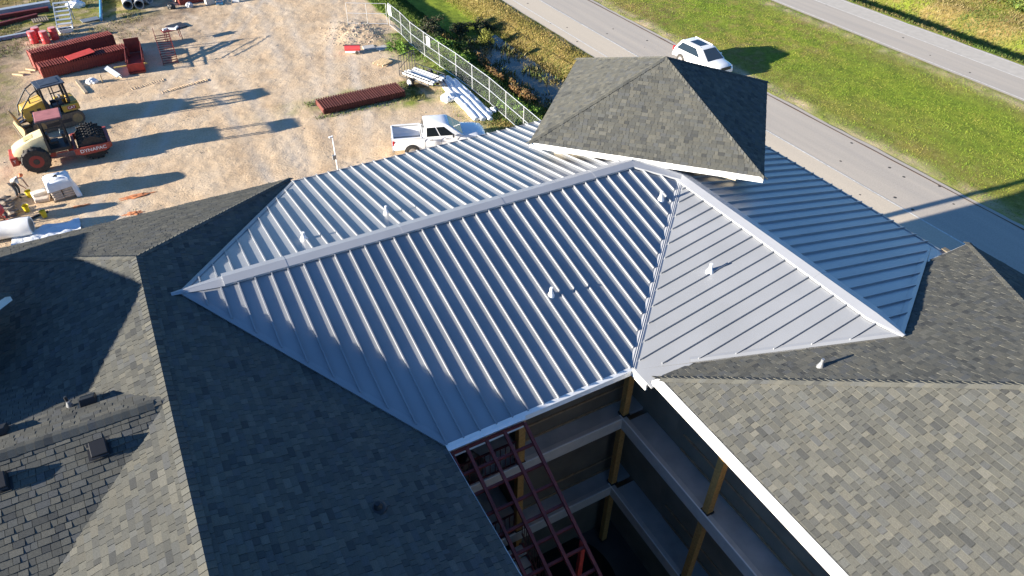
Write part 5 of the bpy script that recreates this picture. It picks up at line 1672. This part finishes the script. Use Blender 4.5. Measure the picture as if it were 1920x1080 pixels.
rows = [(24.0, 41.2, .6, 1.3, .6, BROWN, 'rust brown dried shrub on the ditch bank beside the tower roof'), (24.1, 43.3, .5, 1.3, .45, BROWN, 'low brown weeds on the ditch bank, second from the tower roof'),
        (23.9, 46.0, .4, 1.3, .4, BROWN, 'small brown weed clump on the ditch bank halfway along'), (24.4, 48.8, .45, 1.3, .5, BROWN, 'brown weed clump on the bank left of the water'),
        (23.8, 51.6, .6, 1.2, .6, GREEN, 'dark green clump at the upper end of the water'), (22.6, 55.8, 1.5, 1.2, 1.0, DARKG, 'wide dark weed bank beyond the fence end'),
        (25.6, 56.2, 1.5, 1.2, .8, DARKG, 'dark tangled shrub at the head of the ditch'), (28.0, 56.0, 1.1, 1.1, .8, DARKG, 'dark shrub at the head of the ditch nearest the road'),
        (26.9, 53.0, .9, .7, 1.1, [(.20, .20, .04), (.15, .17, .03)], 'tall yellow-green reeds at the upper end of the water'), (22.5, 49.3, .9, 1.2, .5, LUSH, 'bright green weed patch behind the middle of the fence'),
        (22.4, 52.3, .9, 1.3, .5, LUSH, 'bright green weed patch behind the far part of the fence'), (22.2, 39.3, .8, 1.2, .5, LUSH, 'bright green weed patch behind the fence near the roof'), (19.3, 53.6, .8, 1.6, .4, LUSH, 'lush low weeds on the yard side of the fence')]
for k, (x, y, sx, sy, sz, cols, lab) in enumerate(rows):
    z = float(ground_h(np.array([x]), np.array([y]))[0])
    shrub('weed_shrub', lab, (x, y, z), sx, sy, sz, int(900 * sx * sy + 500), .085, cols, 40 + k, 'weeds and shrubs along the ditch')
top = [(71.8, 40.5, 1.8, 1.8, 1.6, 'first bush from the left at the top right corner'), (74.0, 38.0, 2.0, 1.8, 1.9, 'second bush from the left at the top right corner'), (73.6, 35.2, 1.6, 1.5, 1.5, 'third bush from the left at the top right corner'), (77.0, 35.5, 2.2, 2.0, 2.2, 'fourth bush from the left, farthest back at the top right corner'), (75.6, 42.5, 2.2, 2.2, 2.2, 'bush just under the top edge, farthest back')]
for k, (x, y, sx, sy, sz, lab) in enumerate(top):
    z = float(ground_h(np.array([x]), np.array([y]))[0])
    shrub('roadside_bush', lab, (x, y, z), sx, sy, sz, 3200, .14, GREEN + [(.17, .19, .04)], 80 + k, 'bushes beyond the far road')

# grass blades: one mass
def blades(name, label, x0, x1, y0, y1, n, h, cols, dens, seed, lean=.5):
    rng = np.random.default_rng(seed)
    x = rng.uniform(x0, x1, n); y = rng.uniform(y0, y1, n)
    keep = rng.uniform(0, 1, n) < dens(x, y)
    x, y = x[keep], y[keep]; n = len(x)
    z = ground_h(x, y) - .01
    hh = h * rng.uniform(.5, 1.5, n)
    a = rng.uniform(0, 2 * np.pi, n); w = hh * rng.uniform(.10, .25, n)
    lx = rng.normal(0, lean, n) * hh; ly = rng.normal(0, lean, n) * hh
    v = np.zeros((n, 3, 3), np.float32)
    v[:, 0] = np.stack([x - np.cos(a) * w, y - np.sin(a) * w, z], -1)
    v[:, 1] = np.stack([x + np.cos(a) * w, y + np.sin(a) * w, z], -1)
    v[:, 2] = np.stack([x + lx, y + ly, z + hh], -1)
    me_ = bpy.data.meshes.new(name)
    me_.vertices.add(n * 3); me_.vertices.foreach_set('co', v.ravel())
    me_.loops.add(n * 3); me_.loops.foreach_set('vertex_index', np.arange(n * 3, dtype=np.int32))
    me_.polygons.add(n); me_.polygons.foreach_set('loop_start', np.arange(0, n * 3, 3, dtype=np.int32)); me_.polygons.foreach_set('loop_total', np.full(n, 3, np.int32))
    me_.update(calc_edges=True)
    cols = np.array(cols, np.float32)
    pat = np.clip((fbm(x, y, .35, 3, seed) + .5 + rng.normal(0, .22, n)) * len(cols), 0, len(cols) - 1).astype(int)
    c = np.ones((n, 4), np.float32); c[:, :3] = cols[pat] * rng.uniform(.75, 1.25, (n, 1))
    at_ = me_.attributes.new('tint', 'FLOAT_COLOR', 'FACE'); at_.data.foreach_set('color', c.ravel())
    me_.materials.append(M_leaf)
    o = bpy.data.objects.new(name, me_)
    COL.objects.link(o)
    tag(o, label, 'grass', kind='stuff')
one = lambda x, y: np.ones_like(x)
blades('grass', 'mown green and yellow grass on the wide median between the roads', 40.2, 55.0, 14, 62, 150000, .062, [(.10, .165, .016), (.14, .22, .02), (.18, .27, .025), (.22, .27, .03), (.25, .23, .05)], lambda x, y: .55 + .5 * fbm(x, y, .6, 3, 2), 5)
blades('grass', 'weedy green grass on the bank between fence and ditch', 21.0, 25.0, 35, 68, 60000, .13, [(.05, .09, .015), (.08, .13, .02), (.11, .18, .025), (.15, .21, .03)], one, 6)
blades('grass', 'dry golden grass verge between ditch and near road', 28.0, 32.3, 35, 70, 36000, .11, [(.16, .14, .03), (.24, .18, .05), (.30, .22, .08), (.13, .14, .03)], lambda x, y: sstep(28, 28.8, x) * (1 - sstep(31.7, 32.3, x)), 7)
blades('grass', 'patchy weeds along the yard side of the fence', 17.6, 21.0, 36.5, 57, 22000, .11, [(.22, .16, .05), (.10, .14, .025), (.11, .18, .025), (.13, .20, .03)], lambda x, y: np.clip(sstep(18.0, 20.6, x + 1.2 * fbm(x, y, .4, 3, 3)) * (.6 + fbm(x, y, .9, 2, 5)), 0, 1), 8)
blades('grass', 'dry brown grass beyond the far road', 61.8, 82, 20, 60, 50000, .16, [(.06, .10, .018), (.09, .12, .025), (.15, .13, .04), (.20, .16, .07)], one, 9)
blades('grass', 'brown weeds along the near bank of the ditch water', 23.6, 25.8, 35, 55.5, 16000, .22, [(.20, .12, .04), (.15, .10, .03), (.10, .11, .025), (.24, .16, .06)], lambda x, y: np.clip(.35 + 1.0 * fbm(x, y, .5, 3, 22), 0, 1), 31)
blades('grass', 'green and straw weeds along the far bank of the ditch water', 27.2, 29.2, 35, 56, 12000, .17, [(.10, .12, .025), (.17, .14, .04), (.22, .17, .06)], lambda x, y: np.clip(.5 + 1.0 * fbm(x, y, .5, 3, 24), 0, 1), 32)
blades('grass', 'sparse reeds standing in the ditch water', 25.0, 28.2, 35, 55, 9000, .34, [(.07, .10, .02), (.10, .12, .03), (.16, .13, .05)], lambda x, y: np.clip(.08 + 1.3 * fbm(x, y, .8, 3, 26), 0, 1), 33)
blades('grass', 'rough grass in the back left corner of the yard', -14, 2, 66, 86, 26000, .13, [(.07, .09, .02), (.12, .13, .03), (.18, .15, .05)], lambda x, y: np.clip(.2 + 1.2 * fbm(x, y, .35, 3, 12) + sstep(72, 80, y) * .5, 0, 1), 10)
blades('grass', 'weeds fringing the brown decking stack', 9.6, 17.6, 44.0, 47.6, 9000, .12, [(.14, .14, .04), (.10, .14, .025), (.10, .16, .025)], lambda x, y: np.clip(np.maximum(np.exp(-((y - 47.0) / .35) ** 2) * .7, np.exp(-((y - 44.7) / .35) ** 2) * .45 + .8 * sstep(16.2, 17, x)), 0, 1), 11)
# loose stones
def stones(name, label, x0, x1, y0, y1, n, r0, r1, dens, seed):
    rng = np.random.default_rng(seed)
    x = rng.uniform(x0, x1, n); y = rng.uniform(y0, y1, n)
    keep = rng.uniform(0, 1, n) < dens(x, y)
    x, y = x[keep], y[keep]; n = len(x)
    z = ground_h(x, y); r = rng.uniform(0, 1, n) ** 2.5 * (r1 - r0) + r0
    base = np.array([(1, 0, 0), (0, 1, 0), (-1, 0, 0), (0, -1, 0), (0, 0, .8)], np.float32)
    v = base[None] * r[:, None, None] * rng.uniform(.6, 1.3, (n, 5, 3))
    v += np.stack([x, y, z], -1)[:, None]
    F = np.array([(0, 1, 4), (1, 2, 4), (2, 3, 4), (3, 0, 4)])
    f = (F[None] + (np.arange(n) * 5)[:, None, None]).reshape(-1, 3)
    me_ = bpy.data.meshes.new(name)
    me_.vertices.add(n * 5); me_.vertices.foreach_set('co', v.astype(np.float32).ravel())
    me_.loops.add(len(f) * 3); me_.loops.foreach_set('vertex_index', f.astype(np.int32).ravel())
    me_.polygons.add(len(f)); me_.polygons.foreach_set('loop_start', np.arange(0, len(f) * 3, 3, dtype=np.int32)); me_.polygons.foreach_set('loop_total', np.full(len(f), 3, np.int32))
    me_.update(calc_edges=True)
    c = np.ones((n, 4), np.float32); c[:, :3] = np.array([(.50, .39, .27)]) * rng.uniform(.6, 1.25, (n, 1)) * rng.uniform(.92, 1.08, (n, 3))
    at_ = me_.attributes.new('tint', 'FLOAT_COLOR', 'FACE'); at_.data.foreach_set('color', np.repeat(c, 4, 0).ravel())
    me_.materials.append(M_leaf)
    o = bpy.data.objects.new(name, me_); COL.objects.link(o)
    tag(o, label, 'gravel', kind='stuff')
stones('gravel', 'loose clods and gravel scattered over the dirt yard', -11, 20.3, 32, 76, 14000, .012, .06, lambda x, y: .30 + .8 * fbm(x, y, .5, 3, 14), 21)
stones('gravel', 'rubble heap of broken stone near the fence end', 14.6, 20, 55.5, 62, 2200, .03, .11, lambda x, y: np.exp(-(((x - 17.2) / 2.0) ** 2 + ((y - 58.5) / 2.4) ** 2)), 22)
